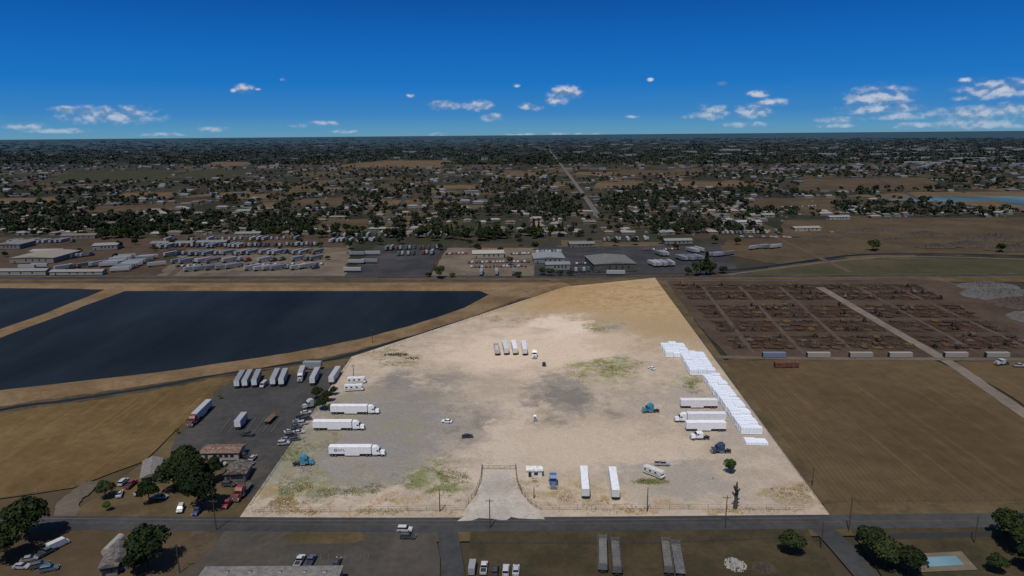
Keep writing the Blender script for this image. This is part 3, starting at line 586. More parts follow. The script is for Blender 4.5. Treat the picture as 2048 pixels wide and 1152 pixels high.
cols=[(.085,.042,.024),(.07,.042,.028),(.095,.045,.024),(.05,.032,.024),(.12,.07,.028),(.035,.028,.024),(.06,.036,.024),(.15,.095,.025),(.08,.06,.044),(.10,.09,.08)]
rows=[572,577,588,596,599,614,620,629,635,645,654,662,676,684,692,698]
edgeL=lambda y:1338+(y-570)*.93
def onaisle(x,y,k):
    return any(abs(x-(a+(c-a)*(y-b_)/(d-b_)))<(k+(8 if a==1645 else 0)) for a,b_,c,d in aisle)
cnt={}
for y in rows:
    x=edgeL(y)
    while x<2090:
        x+=6.0*F/depth(x,y)*random.uniform(.7,1.5)
        if x>1822+(y-565)*1.9: break
        if onaisle(x,y,8): continue
        if random.random()<.12: continue
        q=P(x,y+random.uniform(-1.5,1.5)); k=random.choices([0,1,2,3],[.09,.16,.3,.45])[0]
        if cnt.get(k,0)>=285: k=2
        cnt[k]=cnt.get(k,0)+1
        side='left' if x<1560 else ('middle' if x<1760 else 'right'); dpt='back' if y<600 else ('middle' if y<650 else 'front')
        nmn,pr,ct,ds=[('scrap_excavator',EXC,'excavator','rusty old excavator with raised boom'),('old_tractor',TRA,'tractor','rusty old farm tractor'),('farm_implement',IMP,'farm machine','rusty flat frame implement'),('scrap_heap',random.choice(SCRS),'scrap','low heap of rusty machine parts')][k]
        lb='%s, %s rows, %s of the machinery yard'%(ds,dpt,side)
        inst(nmn,pr,(q.x,q.y,.1),random.choice([EAST,WEST,NORTH])+random.uniform(-.4,.4),lb,ct,'%s, %s %s'%(ct+'s',dpt,side),random.choice(cols),random.uniform(.6,.92))
sl_=B()
for i in range(3800):
    ya,yb=random.choice(((570,582),(585,601),(612,637),(643,665),(674,699))); y=random.uniform(ya,yb); x=random.uniform(edgeL(y)+14,1822+(y-565)*1.9)
    if onaisle(x,y,6): continue
    q=P(x,y); w=random.uniform(.15,.9); d=random.uniform(.15,.5); sl_.fr(q.x-w,q.x+w,q.y-d,q.y+d,.1,q.x-w*.8,q.x+w*.5,q.y-d*.6,q.y+d*.8,random.uniform(.5,1.2),random.choice([0,1,1,2]))
link('scrap_litter',sl_.me('scrap_litter','rust','scrapdark','rubbledark'),label='loose small rusty parts littered between the machinery rows',cat='scrap',kind='stuff')
# ---------------------------------------------------------------- heaps
def heap(name,px,py,rx,ry,h,n,mat,label,cat='rubble'):
    b=B(); c=P(px,py)
    for i in range(n):
        a=random.uniform(0,6.28); t=random.random()**.6; x=math.cos(a)*t*rx; y=math.sin(a)*t*ry; z=h*(1-t)*random.uniform(.5,1); w=random.uniform(.25,.8)*max(.45,rx/9)
        b.fr(x-w,x+w*random.uniform(.4,1),y-w,y+w*random.uniform(.4,1),-.1,x-w*random.uniform(.1,.6),x+w*.5,y-w*random.uniform(.1,.6),y+w*.4,z+w*.4)
    link(name,b.me(name,mat),label=label,cat=cat,loc=(c.x,c.y,.1))
heap('debris_pile',1228,658,7,5,1.6,110,'rubblegrey','grey white debris pile at the back of the lot'); heap('debris_pile',790,712,8,3,1,70,'rubbledark','dark debris pile near the left boundary'); heap('debris_pile',826,720,5,2.5,1,40,'rubbledark','small dark debris heap right of the left pile')
heap('debris_pile',920,1006,3,1.2,.9,30,'rubblegrey','small pale junk pile left of the driveway'); heap('debris_pile',1425,962,1.6,1.2,1.3,16,'rubblegrey','small pale junk heap left of the dead tree')
heap('debris_pile',1008,622,1.2,1,1.4,10,'rubblegrey','small pale object at the upper left boundary')
heap('rubble_pile',1470,1134,3,3.4,.9,190,'rubblegrey','grey white rubble pile at the bottom right of centre'); heap('rubble_pile',1528,1140,3.4,2.8,1,260,'rubbledark','grey brown rubble pile right of the paler one')
for i,(x,y,rx,ry,h) in enumerate([(2010,592,30,18,5),(2070,610,30,18,6),(1975,575,22,12,4),(2120,640,30,20,5)]): heap('rubble_pile',x,y,rx,ry,h,1100,'rubblemid' if i!=1 else 'rubbledark',['grey rubble mound at the right edge','dark rubble mound beyond the right edge','low grey rubble mound behind the machinery rows','grey mound right of the rusty rows'][i])
for i,(x,y,rx,ry,h) in enumerate([(1650,478,26,12,4),(1740,462,36,14,4),(1850,470,30,14,5),(1930,492,30,14,5),(1990,478,40,16,7),(2030,500,30,14,6),(1870,495,20,10,4),(1790,480,20,10,3)]): 
    heap('earth_mound',x,y,rx,ry,h,300,'rubbledark','dark earth mound on the bare working area, %s'%['far left one','long low one','before the lagoon','above the canal','tallest one','rightmost one','small one by the canal','small low one in the middle'][i],'mound')
# ---------------------------------------------------------------- trees
def leafquads(cen,nor,size):
    n=len(cen); a=rng.normal(size=(n,3)); nn=nor+rng.normal(size=(n,3))*.55; nn/=np.linalg.norm(nn,axis=1)[:,None]
    u=np.cross(nn,a); u/=np.linalg.norm(u,axis=1)[:,None]+1e-9; w=np.cross(nn,u); s=size[:,None]
    v=np.stack([cen-u*s-w*s*.7,cen+u*s-w*s*.8,cen+u*s*.8+w*s,cen-u*s*.9+w*s*.7],1).reshape(-1,3)
    return v
def crown_pts(n,r,h0,h1,kind='round',nl=9):
    if kind=='conifer':
        t=rng.random(n)**1.3; z=h0+(h1-h0)*t; a=rng.random(n)*6.283; rr=r*(1-t)*(.6+.4*np.sqrt(rng.random(n)))*(1+.25*np.sin(t*30)); c=np.stack([rr*np.cos(a),rr*np.sin(a),z],1)
        return c,np.stack([np.cos(a),np.sin(a),np.full(n,.5)],1)
    L=[]
    for i in range(nl):
        a=i*2.4+rng.random(); q=r*(.58*math.sqrt((i+.3)/nl)); lr=r*rng.uniform(.34,.55); zc=h0+(h1-h0)*rng.uniform(.35,.72)+ (h1-h0)*.16*(1-q/r)
        L.append((q*math.cos(a),q*math.sin(a),zc,lr,min(lr,(h1-h0)*.42)*rng.uniform(.8,1.1)))
    L=np.array(L); k=rng.integers(0,nl,n); d=rng.normal(size=(n,3)); d/=np.linalg.norm(d,axis=1)[:,None]; d[:,2]=np.where(d[:,2]<-.4,-d[:,2],d[:,2])
    rad=.72+.33*rng.random(n)
    c=L[k,:3]+d*np.stack([L[k,3],L[k,3],L[k,4]],1)*rad[:,None]; return c,d
def meshq(name,v,mat):
    n=len(v)//4; me=bpy.data.meshes.new(name); me.vertices.add(len(v)); me.vertices.foreach_set('co',v.astype(np.float32).ravel())
    me.loops.add(4*n); me.loops.foreach_set('vertex_index',np.arange(4*n,dtype=np.int32)); me.polygons.add(n); me.polygons.foreach_set('loop_start',np.arange(0,4*n,4,dtype=np.int32)); me.polygons.foreach_set('loop_total',np.full(n,4,dtype=np.int32))
    me.update(calc_edges=True); me.validate(); me.materials.append(MT[mat]); return me
def trunk(h,r,limbs=5,mat='bark',top=.6):
    b=B(); b.tube((0,0,-.1),(0,0,h*top),r,r*.5,8)
    for i in range(limbs):
        a=i*2.4; z=h*random.uniform(.25,.5); b.tube((0,0,z),(math.cos(a)*h*.28,math.sin(a)*h*.28,z+h*.3),r*.45,r*.12,6)
    return b.me('trunk',mat)
def tree_proto(n,r,h,mat,kind='round',size=.3,h0=.18,nl=9):
    c,d=crown_pts(n,r,h*h0,h,kind,nl); return [('trunk',trunk(h,h*.03)),('crown',meshq('crown',leafquads(c,d,np.full(n,size)*rng.uniform(.6,1.3,n)),mat))]
NEAR=[tree_proto(3600,5.5,10,'leaf_dark',size=.34,nl=12),tree_proto(3200,5,8.5,'leaf_mid',size=.32,nl=10),tree_proto(2600,4,9.5,'leaf_dark',size=.3,nl=8)]
BRT=tree_proto(1600,2.4,4.4,'leaf_bright',size=.2,nl=7)
MIDT=[tree_proto(260,5,8,'leaf_dark',size=.95,nl=7),tree_proto(260,5.5,9,'leaf_mid',size=1.0,nl=8),tree_proto(220,3.8,10,'leaf_dark',size=.85,nl=6),tree_proto(200,2.6,13,'leaf_dark','conifer',size=.8),tree_proto(240,6,7,'leaf_mid',size=1.0,nl=9)]
pc,pd=crown_pts(90,2.3,12,14.5,nl=5); pc=pc+np.array([.3,0,0])
PALM=[('trunk',B().tube((0,0,0),(.3,0,13),.3,.2,6).me('trunk','bark')),('crown',meshq('crown',leafquads(pc,pd,np.full(90,.5)),'leaf_dark'))]
for x,y,h,k,lb in ((350,985,11,0,'big dark tree at the left of the grove by the parking'),(402,1022,12,0,'tallest dark tree at the front of the grove'),(375,955,10,1,'dark tree at the back of the grove'),(428,968,9.5,2,'dark tree on the right of the grove by the parking'),(385,985,11.5,0,'broad dark tree in the middle of the grove'),
   (300,1010,8.5,2,'smaller tree left of the grove'),(212,1000,5.5,1,'small bushy tree by the dirt drive'),(60,1085,13,0,'large broad tree at the lower left edge'),(15,1125,10,1,'tree at the bottom left corner'),(298,1140,11,1,'tree right of the grey roofed house at lower left'),(272,1155,8,2,'tree at the bottom behind the left house'),
   (1580,1112,6.3,1,'round tree alone below the road on the right'),(1742,1120,9,0,'tree at the side street corner'),(1768,1140,8,1,'tree behind the corner tree by the pool'),(1815,1155,8,0,'tree left of the swimming pool'),(2010,1085,9,0,'dark tree near the right edge below the road'),(2045,1110,10,1,'tree at the right edge below the road'),(1990,1150,5,1,'low tree right of the pool'),(2060,1150,8,0,'tree in the bottom right corner'),(1725,1085,5,2,'slender tree beside the side street'),
   (645,822,5.5,1,'green tree at the left lot boundary'),(655,806,5,0,'green tree behind the boundary tree'),(634,800,5,1,'tree between the left yard and the lot'),(668,792,3.5,1,'shrub at the left lot boundary')):
    q=P(x,y); pr=NEAR[k]; base=[10,8.5,9.5][k]; s=h/base
    inst('tree',pr,(q.x,q.y,0),random.uniform(0,6),lb,'tree',s=(s*random.uniform(.95,1.1),s,s))
q=P(1461,950); inst('tree',BRT,(q.x,q.y,0),1,'small bright green round tree near the lower right of the lot','tree',s=1.05)
for x,y,s,lb in ((215,1025,.6,'bright shrub by the dirt drive'),(440,800,.45,'green shrub at the edge of the left truck yard'),(418,815,.35,'small shrub beside the diagonal trailer'),(355,870,.4,'shrub on the edge of the golden field'),(660,825,.6,'low bright shrub at the lot boundary')):
    q=P(x,y); inst('shrub',BRT,(q.x,q.y,0),0,lb,'shrub',s=s)
b=B(); b.tube((0,0,-.1),(.2,.1,4.2),.75,.55,9).tube((.2,.1,4.2),(.0,0,7.6),.55,.4,8).tube((0,0,7.6),(.1,0,9.3),.4,.2,7)
dl=[('limb',B().tube(p0,p1,a,c,7).me('limb','deadwood')) for p0,p1,a,c in (((.2,0,3.6),(-1.1,.3,5.6),.4,.3),((.1,0,5.2),(1.2,.2,6.8),.35,.25),((0,0,6.6),(-1.0,-.2,8.2),.3,.18),((0,0,2.5),(1.1,-.3,3.6),.3,.22))]
c,d=crown_pts(500,1.0,.8,8.8,nl=9); iv=meshq('ivy',leafquads(c*np.array([.9,.9,1]),d,np.full(500,.16)),'leaf_mid')
q=P(1470,1020); inst('dead_tree',[('trunk',b.me('trunk','deadwood')),*dl,('ivy',iv)],(q.x,q.y,.1),0,'tall dead pollarded tree trunk near the lower right of the lot','tree')
def inpoly(x,y,pg):
    r=False; j=len(pg)-1
    for i in range(len(pg)):
        if (pg[i][1]>y)!=(pg[j][1]>y) and x<(pg[j][0]-pg[i][0])*(y-pg[i][1])/(pg[j][1]-pg[i][1])+pg[i][0]: r=not r
        j=i
    return r
EX=[p for _,p,_ in FIELDS]+[[(1690,392),(1830,384),(2500,382),(2500,440),(2048,422),(1900,406)]]
def onroad(x,y): 
    return abs(x-(1100+(y-300)*.74))<2.5+(y-290)*.075 and y<440
def bad(x,y): return any(inpoly(x,y,e) for e in EX) or onroad(x,y) or (x>1530 and y>436)
pts=[]
for x,y,rx,ry,n in ((1285,398,60,22,110),(1380,392,40,10,30),(1120,425,60,22,80),(1020,405,50,14,40),(300,452,140,20,95),(120,458,100,13,45),(660,455,90,12,50),(460,402,24,8,22),(900,430,60,14,40),(250,476,70,6,18),(780,350,100,12,60),(1000,375,60,14,50),(560,378,150,8,60),(200,382,170,8,60),(1480,385,60,8,36),(830,455,60,12,34),(950,478,80,6,24),(560,460,60,8,26),(1300,445,120,14,60),(1500,350,250,8,120),(1900,345,200,8,90),(560,440,60,10,24),(400,372,70,5,24),(1560,420,60,9,16),(1960,450,60,6,6),(1100,470,120,8,34)):
    for i in range(n): pts.append((random.gauss(x,rx*.55),random.gauss(y,ry*.5)))
def snap(q):
    u=q.dot(EV); v=q.dot(NV)
    if random.random()<.5: v=round(v/95)*95+random.choice([-14,14])+random.uniform(-4,4)
    else: u=round(u/160)*160+random.choice([-12,12])+random.uniform(-4,4)
    return EV*u+NV*v
n0=0
while n0<4700:
    y=312+165*random.random()**1.05; x=random.uniform(-150,2200)
    if y>468 and not(500<x<1000): continue
    q=P(x,y)
    if mnoise.noise(Vector((q.x/170,q.y/260,3)))+random.uniform(-.45,.5)<0: continue
    if random.random()<.45:
        q=snap(q); x,y=PX(q)
    n0+=1; pts.append((x,y))
pts=[p for p in pts if 305<p[1]<484 and not bad(*p)]
hand=[(878,558,1,1.0),(905,556,4,.5),(858,556,4,.5),(1036,556,4,.55),(1400,551,2,1.4),(1412,551,3,1.5),(1392,553,1,1.1),(1425,549,1,.9),(205,480,1,1),(232,520,0,.7),(955,505,1,.9),(1000,508,0,.8),(1020,530,1,.7),(1350,500,0,.8),(1745,502,1,1.2),(1752,500,0,1),(1100,552,4,.7),(1120,552,4,.6),(1140,553,4,.6),(1085,550,0,.7),(600,490,0,.8),(1375,551,0,.8),(1445,547,4,.7),(2000,505,0,.9),(880,500,0,.8),(760,490,1,.8),(1070,500,0,.9),(1180,492,1,.8),(1270,490,0,.9),(1430,488,1,.8),(640,495,4,.7),(240,497,1,.7),(1475,490,0,.8),(1560,470,1,.7),(270,490,0,.8),(310,503,4,.6),(345,492,1,.7),(420,490,0,.6),(520,487,0,.7),(560,503,4,.5),(700,498,1,.8),(720,488,0,.9),(800,488,1,.9),(160,508,1,.6),(10,515,0,.7),(655,520,4,.5),(940,495,2,.9),(1040,492,2,.9),(1230,492,1,.8),(1320,488,2,.9)]
hand2=[(x,425,3,.7) for x in range(1755,1822,8)]
TREES=[(p[0],p[1],random.choices([0,1,2,3,4],[.34,.26,.14,.06,.2])[0],random.uniform(.6,1.35)) for p in pts]
TREES.sort(key=lambda t:-t[1]); TREES=hand+hand2+TREES
indiv=TREES[:268]; rest=TREES[268:]
kn=['dark rounded tree','green broad tree','dark upright tree','dark pointed conifer','low spreading tree']
for x,y,k,s in indiv:
    q=P(x,y); zn='left' if x<650 else ('middle' if x<1180 else 'right'); dp='along the railway and yards' if y>484 else ('among the nearer houses' if y>440 else 'among the farther houses')
    inst('tree',MIDT[k],(q.x,q.y,0),random.uniform(0,6),'%s %s, %s part of the photo'%(kn[k],dp,zn),'tree','%ss %s %s'%(kn[k],dp,zn),s=(s,s,s*random.uniform(.85,1.15)))
for x,y in ((1020,425),(640,425),(330,425),(1460,430)):
    q=P(x,y); inst('palm_tree',PALM,(q.x,q.y,0),0,'tall thin palm %s'%{1020:'in the middle of the town',640:'left of the middle of the town',330:'at left among the houses',1460:'right of the dense grove'}[x],'tree')
V=[]
for x,y,k,s in rest:
    q=P(x,y); n=34; c,d=crown_pts(n,5.4*s,.8,9*s,nl=4); V.append(leafquads(c+np.array([q.x,q.y,0]),d,np.full(n,1.45*s)))
for i in range(6200):
    t=random.random(); y=277+54*t**1.25; x=random.uniform(-300,2350)
    if any(inpoly(x,y,e) for e in EX) or onroad(x,y): continue
    if y-271+ (x-1024)*.0087<3: continue
    q=P(x,y); dd=q.length; w=random.uniform(6,10)*(1+dd/2600); n=16; hh=random.uniform(6,11)*(1+dd/30000)
    c,d=crown_pts(n,w,.5,hh,nl=3); c[:,0]*=1.6; V.append(leafquads(c+np.array([q.x,q.y,0]),d,np.full(n,min(w*.4,hh*.42))))
link('distant_trees',meshq('distant_trees',np.concatenate(V),'leaf_far_haze'),label='far off dark trees covering the town up to the horizon',cat='trees',kind='stuff')
# houses
HC=[((.22,.215,.205),'pale'),((.075,.073,.07),'dark grey'),((.14,.117,.092),'tan'),((.085,.052,.036),'brown')]
def house_proto(w,d,h,rh,L=False):
    p=[]; b=B().box(-w/2,w/2,-d/2,d/2,0,h)
    if L: b.box(-w/2,-w/2+d*.7,-d/2-d*.6,-d/2-.003,0,h)
    p.append(('wall',b.me('wall','wall_paint')))
    e=.5; h2=h+.005; b=B().add([(-w/2-e,-d/2-e,h2),(w/2+e,-d/2-e,h2),(w/2+e,d/2+e,h2),(-w/2-e,d/2+e,h2),(-w/2+d*.3,0,h+rh),(w/2-d*.3,0,h+rh)],[(0,1,5,4),(2,3,4,5),(3,0,4),(1,2,5),(3,2,1,0)])
    if L:
        x0=-w/2-e; x1=-w/2+d*.7+e; y0=-d*1.1-e; xm=(x0+x1)/2; h3=h+.01
        b.add([(x0,y0,h3),(x1,y0,h3),(x1,0,h3),(x0,0,h3),(xm,y0,h+rh*.8),(xm,0,h+rh*.8)],[(0,4,5,3),(1,2,5,4),(0,1,4)])
    p.append(('roof',b.me('roof','roof_paint')))
    p.append(('window',B().box(w*.1,w*.32,-d/2-.05,-d/2-.004,h*.35,h*.75).me('window','winwall'))); p.append(('door',B().box(-w*.05,.05,-d/2-.05,-d/2-.004,.05,2.1).me('door','bark')))
    return p
HP=[house_proto(14,9,2.8,1.8),house_proto(18,10,3,2.2,True),house_proto(11,8,2.7,1.5),house_proto(24,11,3.6,1.5)]
hs=[]
for i in range(1700):
    y=322+150*random.random(); x=random.uniform(-60,2120); q=snap(P(x,y)); x,y=PX(q)
    if bad(x,y) or y>474 or y<316: continue
    hs.append((x,y))
for i in range(70): hs.append((random.gauss(1720,160),random.uniform(335,352)))
for i in range(60): hs.append((random.uniform(1330,1560),random.uniform(398,458)))
hs=[h for h in hs if h[0]<2150 and not bad(*h)]
hs.sort(key=lambda t:-t[1]); 
ok=[]
for x,y in hs:
    q=P(x,y)
    if all(abs(q.y-o.y)>14 or (q-o).length>15 for o,_,_ in ok): ok.append((q,x,y))
VB=B()
for i,(q,x,y) in enumerate(ok):
    ci=random.choices([0,1,2,3],[.36,.24,.24,.16])[0]; rc=tuple(v*random.uniform(.8,1.25) for v in HC[ci][0]); k=random.choices([0,1,2,3],[.35,.2,.3,.15])[0]; an=EAST+random.choice([0,math.pi/2,math.pi])
    if i<288:
        zn='left' if x<650 else ('middle' if x<1180 else 'right'); dp='nearer' if y>425 else ('middle' if y>395 else 'farther')
        kn2=['plain house','L shaped house','small house','long building'][k]
        inst('house',HP[k],(q.x,q.y,0),an,'%s with %s roof, %s blocks, %s of the town'%(kn2,HC[ci][1],dp,zn),'house','%s %s roof %s %s'%(kn2,HC[ci][1],dp,zn),random.choice([(.16,.15,.135),(.1,.095,.085),(.2,.195,.185),(.12,.095,.075)]),cols={'roof':rc})
    else:
        w=random.uniform(5,11); d=w*.6; h=3; VB.fr(q.x-w,q.x+w,q.y-d,q.y+d,0,q.x-w,q.x+w,q.y-d,q.y+d,h,ci).fr(q.x-w-.5,q.x+w+.5,q.y-d-.5,q.y+d+.5,h+.01,q.x-w*.7,q.x+w*.7,q.y-.3,q.y+.3,h+2,ci)
for i in range(1500):
    y=279+62*random.random()**1.1; x=random.uniform(-100,2150) if random.random()<.7 else random.gauss(1750,220)
    if any(inpoly(x,y,e) for e in EX) or onroad(x,y) or y-271+(x-1024)*.0087<5: continue
    q=P(x,y); k=1+q.length/5000; w=random.uniform(4,12)*k; d=w*.6; ci=random.choice([0,1,1,2,2,3]); VB.box(q.x-w,q.x+w,q.y-d,q.y+d,0,random.uniform(4,8),ci)
for i in range(1500):
    y=330+140*random.random(); x=random.uniform(-80,2130)
    if bad(x,y): continue
    q=snap(P(x,y))+Vector((random.uniform(-16,16),random.uniform(-16,16))); w=random.uniform(1,2.6); d=random.uniform(.9,2.2); VB.box(q.x-w,q.x+w,q.y-d,q.y+d,0,random.uniform(1.3,2.6),random.choice([0,0,1,1,2,3]))
for x,y in [(1700,300),(1730,303),(1780,299),(1825,304),(1870,302),(1010,290),(1040,292),(1080,289),(1155,306),(1200,309),(1260,312),(1350,298),(1500,303),(640,292),(700,296),(300,287),(90,290),(1940,310),(1990,306),(1420,318),(820,305)]+[(random.uniform(1120,1560),random.uniform(288,312)) for _ in range(14)]+[(random.uniform(1600,2050),random.uniform(290,332)) for _ in range(34)]:
    q=P(x,y); w=random.uniform(25,80); VB.box(q.x-w,q.x+w,q.y-25,q.y+25,0,9,0)
simple('far_pale',(.18,.185,.19)); simple('far_grey',(.08,.082,.084)); simple('far_tan',(.125,.107,.088)); simple('far_brown',(.08,.052,.039))
link('distant_houses',VB.me('distant_houses','far_pale','far_grey','far_tan','far_brown'),label='far off houses and sheds scattered towards the horizon',cat='houses',kind='stuff')
# ---------------------------------------------------------------- big buildings
bb=[(20,528,108,527,45,5,'long warehouse with pale tan roof at far left',(.16,.15,.13),(.2,.18,.15)),(-60,553,92,552,10,4,'low grey building along the railway at far left',(.2,.2,.2),(.16,.17,.17)),(100,552,205,551,8,3,'long low pale shed beside the railway at left',(.22,.22,.22),(.18,.18,.18)),
 (-10,500,40,499,30,5,'grey roofed warehouse at the left edge',(.12,.12,.12),(.12,.13,.13)),(300,494,384,493,16,4,'grey green roofed shed behind the truck rows',(.13,.14,.14),(.1,.13,.13)),(392,492,452,491,14,4,'second grey shed behind the truck rows',(.12,.13,.13),(.12,.14,.14)),
 (185,502,235,500,20,5,'pale warehouse left of the trailer rows',(.15,.15,.15),(.2,.2,.19)),(945,518,1008,517,22,4.5,'cream roofed workshop in the middle yard',(.25,.24,.2),(.36,.34,.28)),(1092,542,1140,541,14,5,'grey metal office in front of the large shed',(.16,.17,.18),(.14,.16,.17)),
 (1188,546,1272,544,45,7,'large dark metal shed with grey green roof',(.04,.045,.045),(.07,.092,.088)),(1068,528,1130,527,30,4.5,'blue grey low shed left of the large metal shed',(.15,.17,.19),(.17,.2,.22)),(1476,452,1524,451,20,5,'white metal building at the right of the town',(.25,.27,.3),(.3,.32,.35)),
 (1590,463,1642,462,14,4,'beige building on the bare earth',(.3,.27,.22),(.25,.22,.18)),(1660,440,1700,439,10,4,'small pale shed near the bare earth',(.25,.25,.23),(.25,.25,.23)),(930,392,958,391,18,9,'tall pale hall beyond the middle houses',(.18,.18,.18),(.1,.1,.11)),(1140,497,1190,496,18,4,'grey shed behind the large metal shed',(.1,.1,.1),(.12,.13,.14)),
 (60,512,120,511,14,4,'small pale shed behind the long warehouse',(.2,.2,.2),(.25,.25,.24)),(120,478,190,477,16,4,'brown roofed hall at left behind the dirt yard',(.12,.11,.1),(.1,.075,.06)),(470,474,520,473,14,4,'low pale hall behind the back truck row',(.14,.14,.13),(.17,.17,.16)),(1330,490,1385,489,14,4,'pale shed behind the asphalt yard',(.14,.14,.14),(.18,.19,.19)),(1500,436,1550,435,16,4,'pale roofed hall right of the wood',(.16,.16,.15),(.22,.22,.21))]
for a in bb: building('warehouse',*a[:6],a[6],a[7],a[8],1.6,'warehouse',4)
building('office',403,924,478,923,7,3,'low office with brown red roof in the left yard',(.3,.28,.25),(.12,.055,.03),.9,'office',4)
building('house',285,975,322,968,14,3,'small pale roofed house left of the big trees',(.15,.15,.14),(.13,.13,.127),1.2)
building('house',450,968,492,966,8,3,'dark roofed house by the left parking',(.1,.09,.08),(.04,.035,.03),1.6)
building('house',228,1150,262,1140,9,3,'grey roofed house at lower left',(.15,.14,.13),(.045,.045,.045),1.8); building('shed',202,1160,236,1155,7,3,'grey roofed lean-to at the bottom beside the house',(.12,.12,.11),(.06,.06,.06),1.2,'shed')
hB=3.6; yb=P(540,1141).y*(H-hB)/H; yf=P(540,1260).y
building('commercial_building',350,1260,650,1258,yb-yf,hB,'flat grey roofed building at the bottom below the car park',(.18,.18,.18),(.115,.12,.118),0,'building',8,flat=True)
for i,x in enumerate((455,500,560,610,650)):
    q=P(x,1148)*((H-3.95)/H); inst('roof_vent',[('housing',B().box(-.5,.5,-.4,.4,0,.7).me('housing','concrete')),('hood',B().fr(-.6,.6,-.5,.5,.703,-.3,.3,-.2,.2,.95).me('hood','steel'))],(q.x,q.y,3.98),EAST,'rooftop vent on the flat grey roofed building','vent','vents on the flat roof')
A,d,r=fromto((208,1120),(248,1080)); m=P(229,1105); tk=B().tube((-4,0,1.9),(4,0,1.9),1.25,n=14)
inst('tank_trailer',[('tank',tk.me('tank','paint')),('chassis',B().box(-4,4.5,-.5,.5,.5,.7).me('chassis','chassis')),wheel(-2.5,1),wheel(-2.5,-1),wheel(-1.2,1),wheel(-1.2,-1)],(m.x,m.y),r,'cream tank trailer behind the grey roofed house','trailer',None,(.3,.27,.23))
poly('pool_deck',[(1828,1113),(1922,1108),(1955,1145),(1838,1150)],'sand_yard','pale paving around the swimming pool','paving'); poly('swimming_pool',[(1846,1120),(1910,1117),(1928,1135),(1856,1139)],'pool_water','small pale blue swimming pool at lower right','pool')
def fence(name,pts,h,step,label,rail='steel',post='steel',mesh=True,cat='fence',group=None,solid=False,w=.05):
    W=[P(*p) for p in pts]; root=link(name,None,label=label,cat=cat,group=group,loc=(W[0].x,W[0].y,.1)); o=W[0]; rb=B(); np_=0
    for a,b_ in zip(W[:-1],W[1:]):
        a=a-o; b_=b_-o; D=b_-a; n=max(1,round(D.length/step))
        for z in((h*.98,h*.5,.12)): rb.tube((a.x,a.y,z),(b_.x,b_.y,z),w*.5,n=4)
        if solid: rb.add([(a.x,a.y,0),(b_.x,b_.y,0),(b_.x,b_.y,h*.96),(a.x,a.y,h*.96)],[(0,1,2,3)])
        for i in range(n):
            if np_<95:
                c=a+D*(i/n); link('post',B().tube((c.x,c.y,0),(c.x,c.y,h+.1),w,n=5).me('post',post),root); np_+=1
    link('rail',rb.me('rail',rail),root); return root
fence('chain_fence',[(505,1028),(700,1028),(930,1024)],1.8,6,'wire fence along the front of the lot, left of the driveway'); fence('chain_fence',[(1082,1024),(1300,1022),(1610,1024)],1.8,6,'wire fence along the front of the lot, right of the driveway')
fence('chain_fence',[(964,940),(962,965),(950,995),(930,1020)],1.9,2.5,'dark fence curving down the left side of the driveway',w=.08); fence('chain_fence',[(1031,940),(1034,968),(1044,992),(1062,1012),(1082,1024)],1.9,2.5,'dark fence curving down the right side of the driveway',w=.08)
fence('boundary_fence',[(500,1015),(600,870),(703,722)],1.8,5,'wire fence along the left boundary of the lot'); fence('boundary_fence',[(703,722),(900,655),(1130,579)],1.8,8,'wire fence between the canal and the lot'); fence('boundary_fence',[(1312,560),(1480,790),(1640,1012)],1.8,6,'wire fence along the right boundary of the lot')
fence('roadside_fence',[(1655,1008),(1850,1006),(2300,1003)],1.6,5,'wire fence between the dark field and the road'); fence('roadside_fence',[(940,1092),(1300,1092),(1600,1080)],1.5,5,'low fence on the plot below the road'); fence('field_fence',[(0,1000),(150,975),(200,968)],1.5,5,'fence at the lower edge of the golden field')
fence('garden_fence',[(1775,1083),(1900,1080),(2000,1077)],2,3,'dark solid fence behind the swimming pool',solid=True)
g0=P(966,942); g1=P(1031,942); D=g1-g0; Lg=D.length; gl=[]
for s,(a,b_) in enumerate(((0,Lg/2-.05),(Lg/2+.05,Lg))):
    b=B()
    for z in(.2,.9,1.5): b.tube((a,0,z),(b_,0,z),.04,n=4)
    for k in range(4): x=a+(b_-a)*k/3; b.tube((x,0,.2),(x,0,1.5),.04,n=4)
    b.tube((a,0,.2),(b_,0,1.5),.03,n=4); gl.append(('gate_leaf',b.me('gate_leaf','steel')))
gl+= [('gate_post',B().tube((x,0,0),(x,0,1.9),.09,n=6).me('gate_post','steel')) for x in(-.2,Lg+.2)]
inst('double_gate',gl,(g0.x,g0.y,.1),math.atan2(D.y,D.x),'wide metal double gate at the top of the driveway','gate')
def pole(px,py,h,label,arm=True,an=EAST):
    q=P(px,py); p=[('shaft',B().tube((0,0,0),(0,0,h),.19,.12,8).me('shaft','pole'))]
    if arm:
        p.append(('crossarm',B().box(-1.2,1.2,-.07,.07,h-.8,h-.66).me('crossarm','pole')))
        for x in(-1.1,0.35,1.1): p.append(('insulator',B().tube((x,0,h-.658),(x,0,h-.4),.06,n=6).me('insulator','rim')))
    inst('utility_pole',p,(q.x,q.y,.05),an,label,'pole')
for a in ((980,1060,10,'utility pole by the road left of the driveway mouth'),(1450,1060,11,'utility pole by the road below the dead tree'),(1697,1066,11.5,'utility pole at the side street corner'),(433,1064,10.5,'utility pole by the road below the grove'),(493,992,9.5,'utility pole beside the left parking'),(1642,1096,8,'utility pole beside the side street'),(1948,1090,9,'utility pole near the right edge below the road'),(1624,975,7,'utility pole by the right boundary of the lot'),(360,1150,9,'utility pole beside the car park corner'),(708,762,8,'utility pole at the left corner of the lot'),(745,690,9,'utility pole beside the canal')): pole(*a)
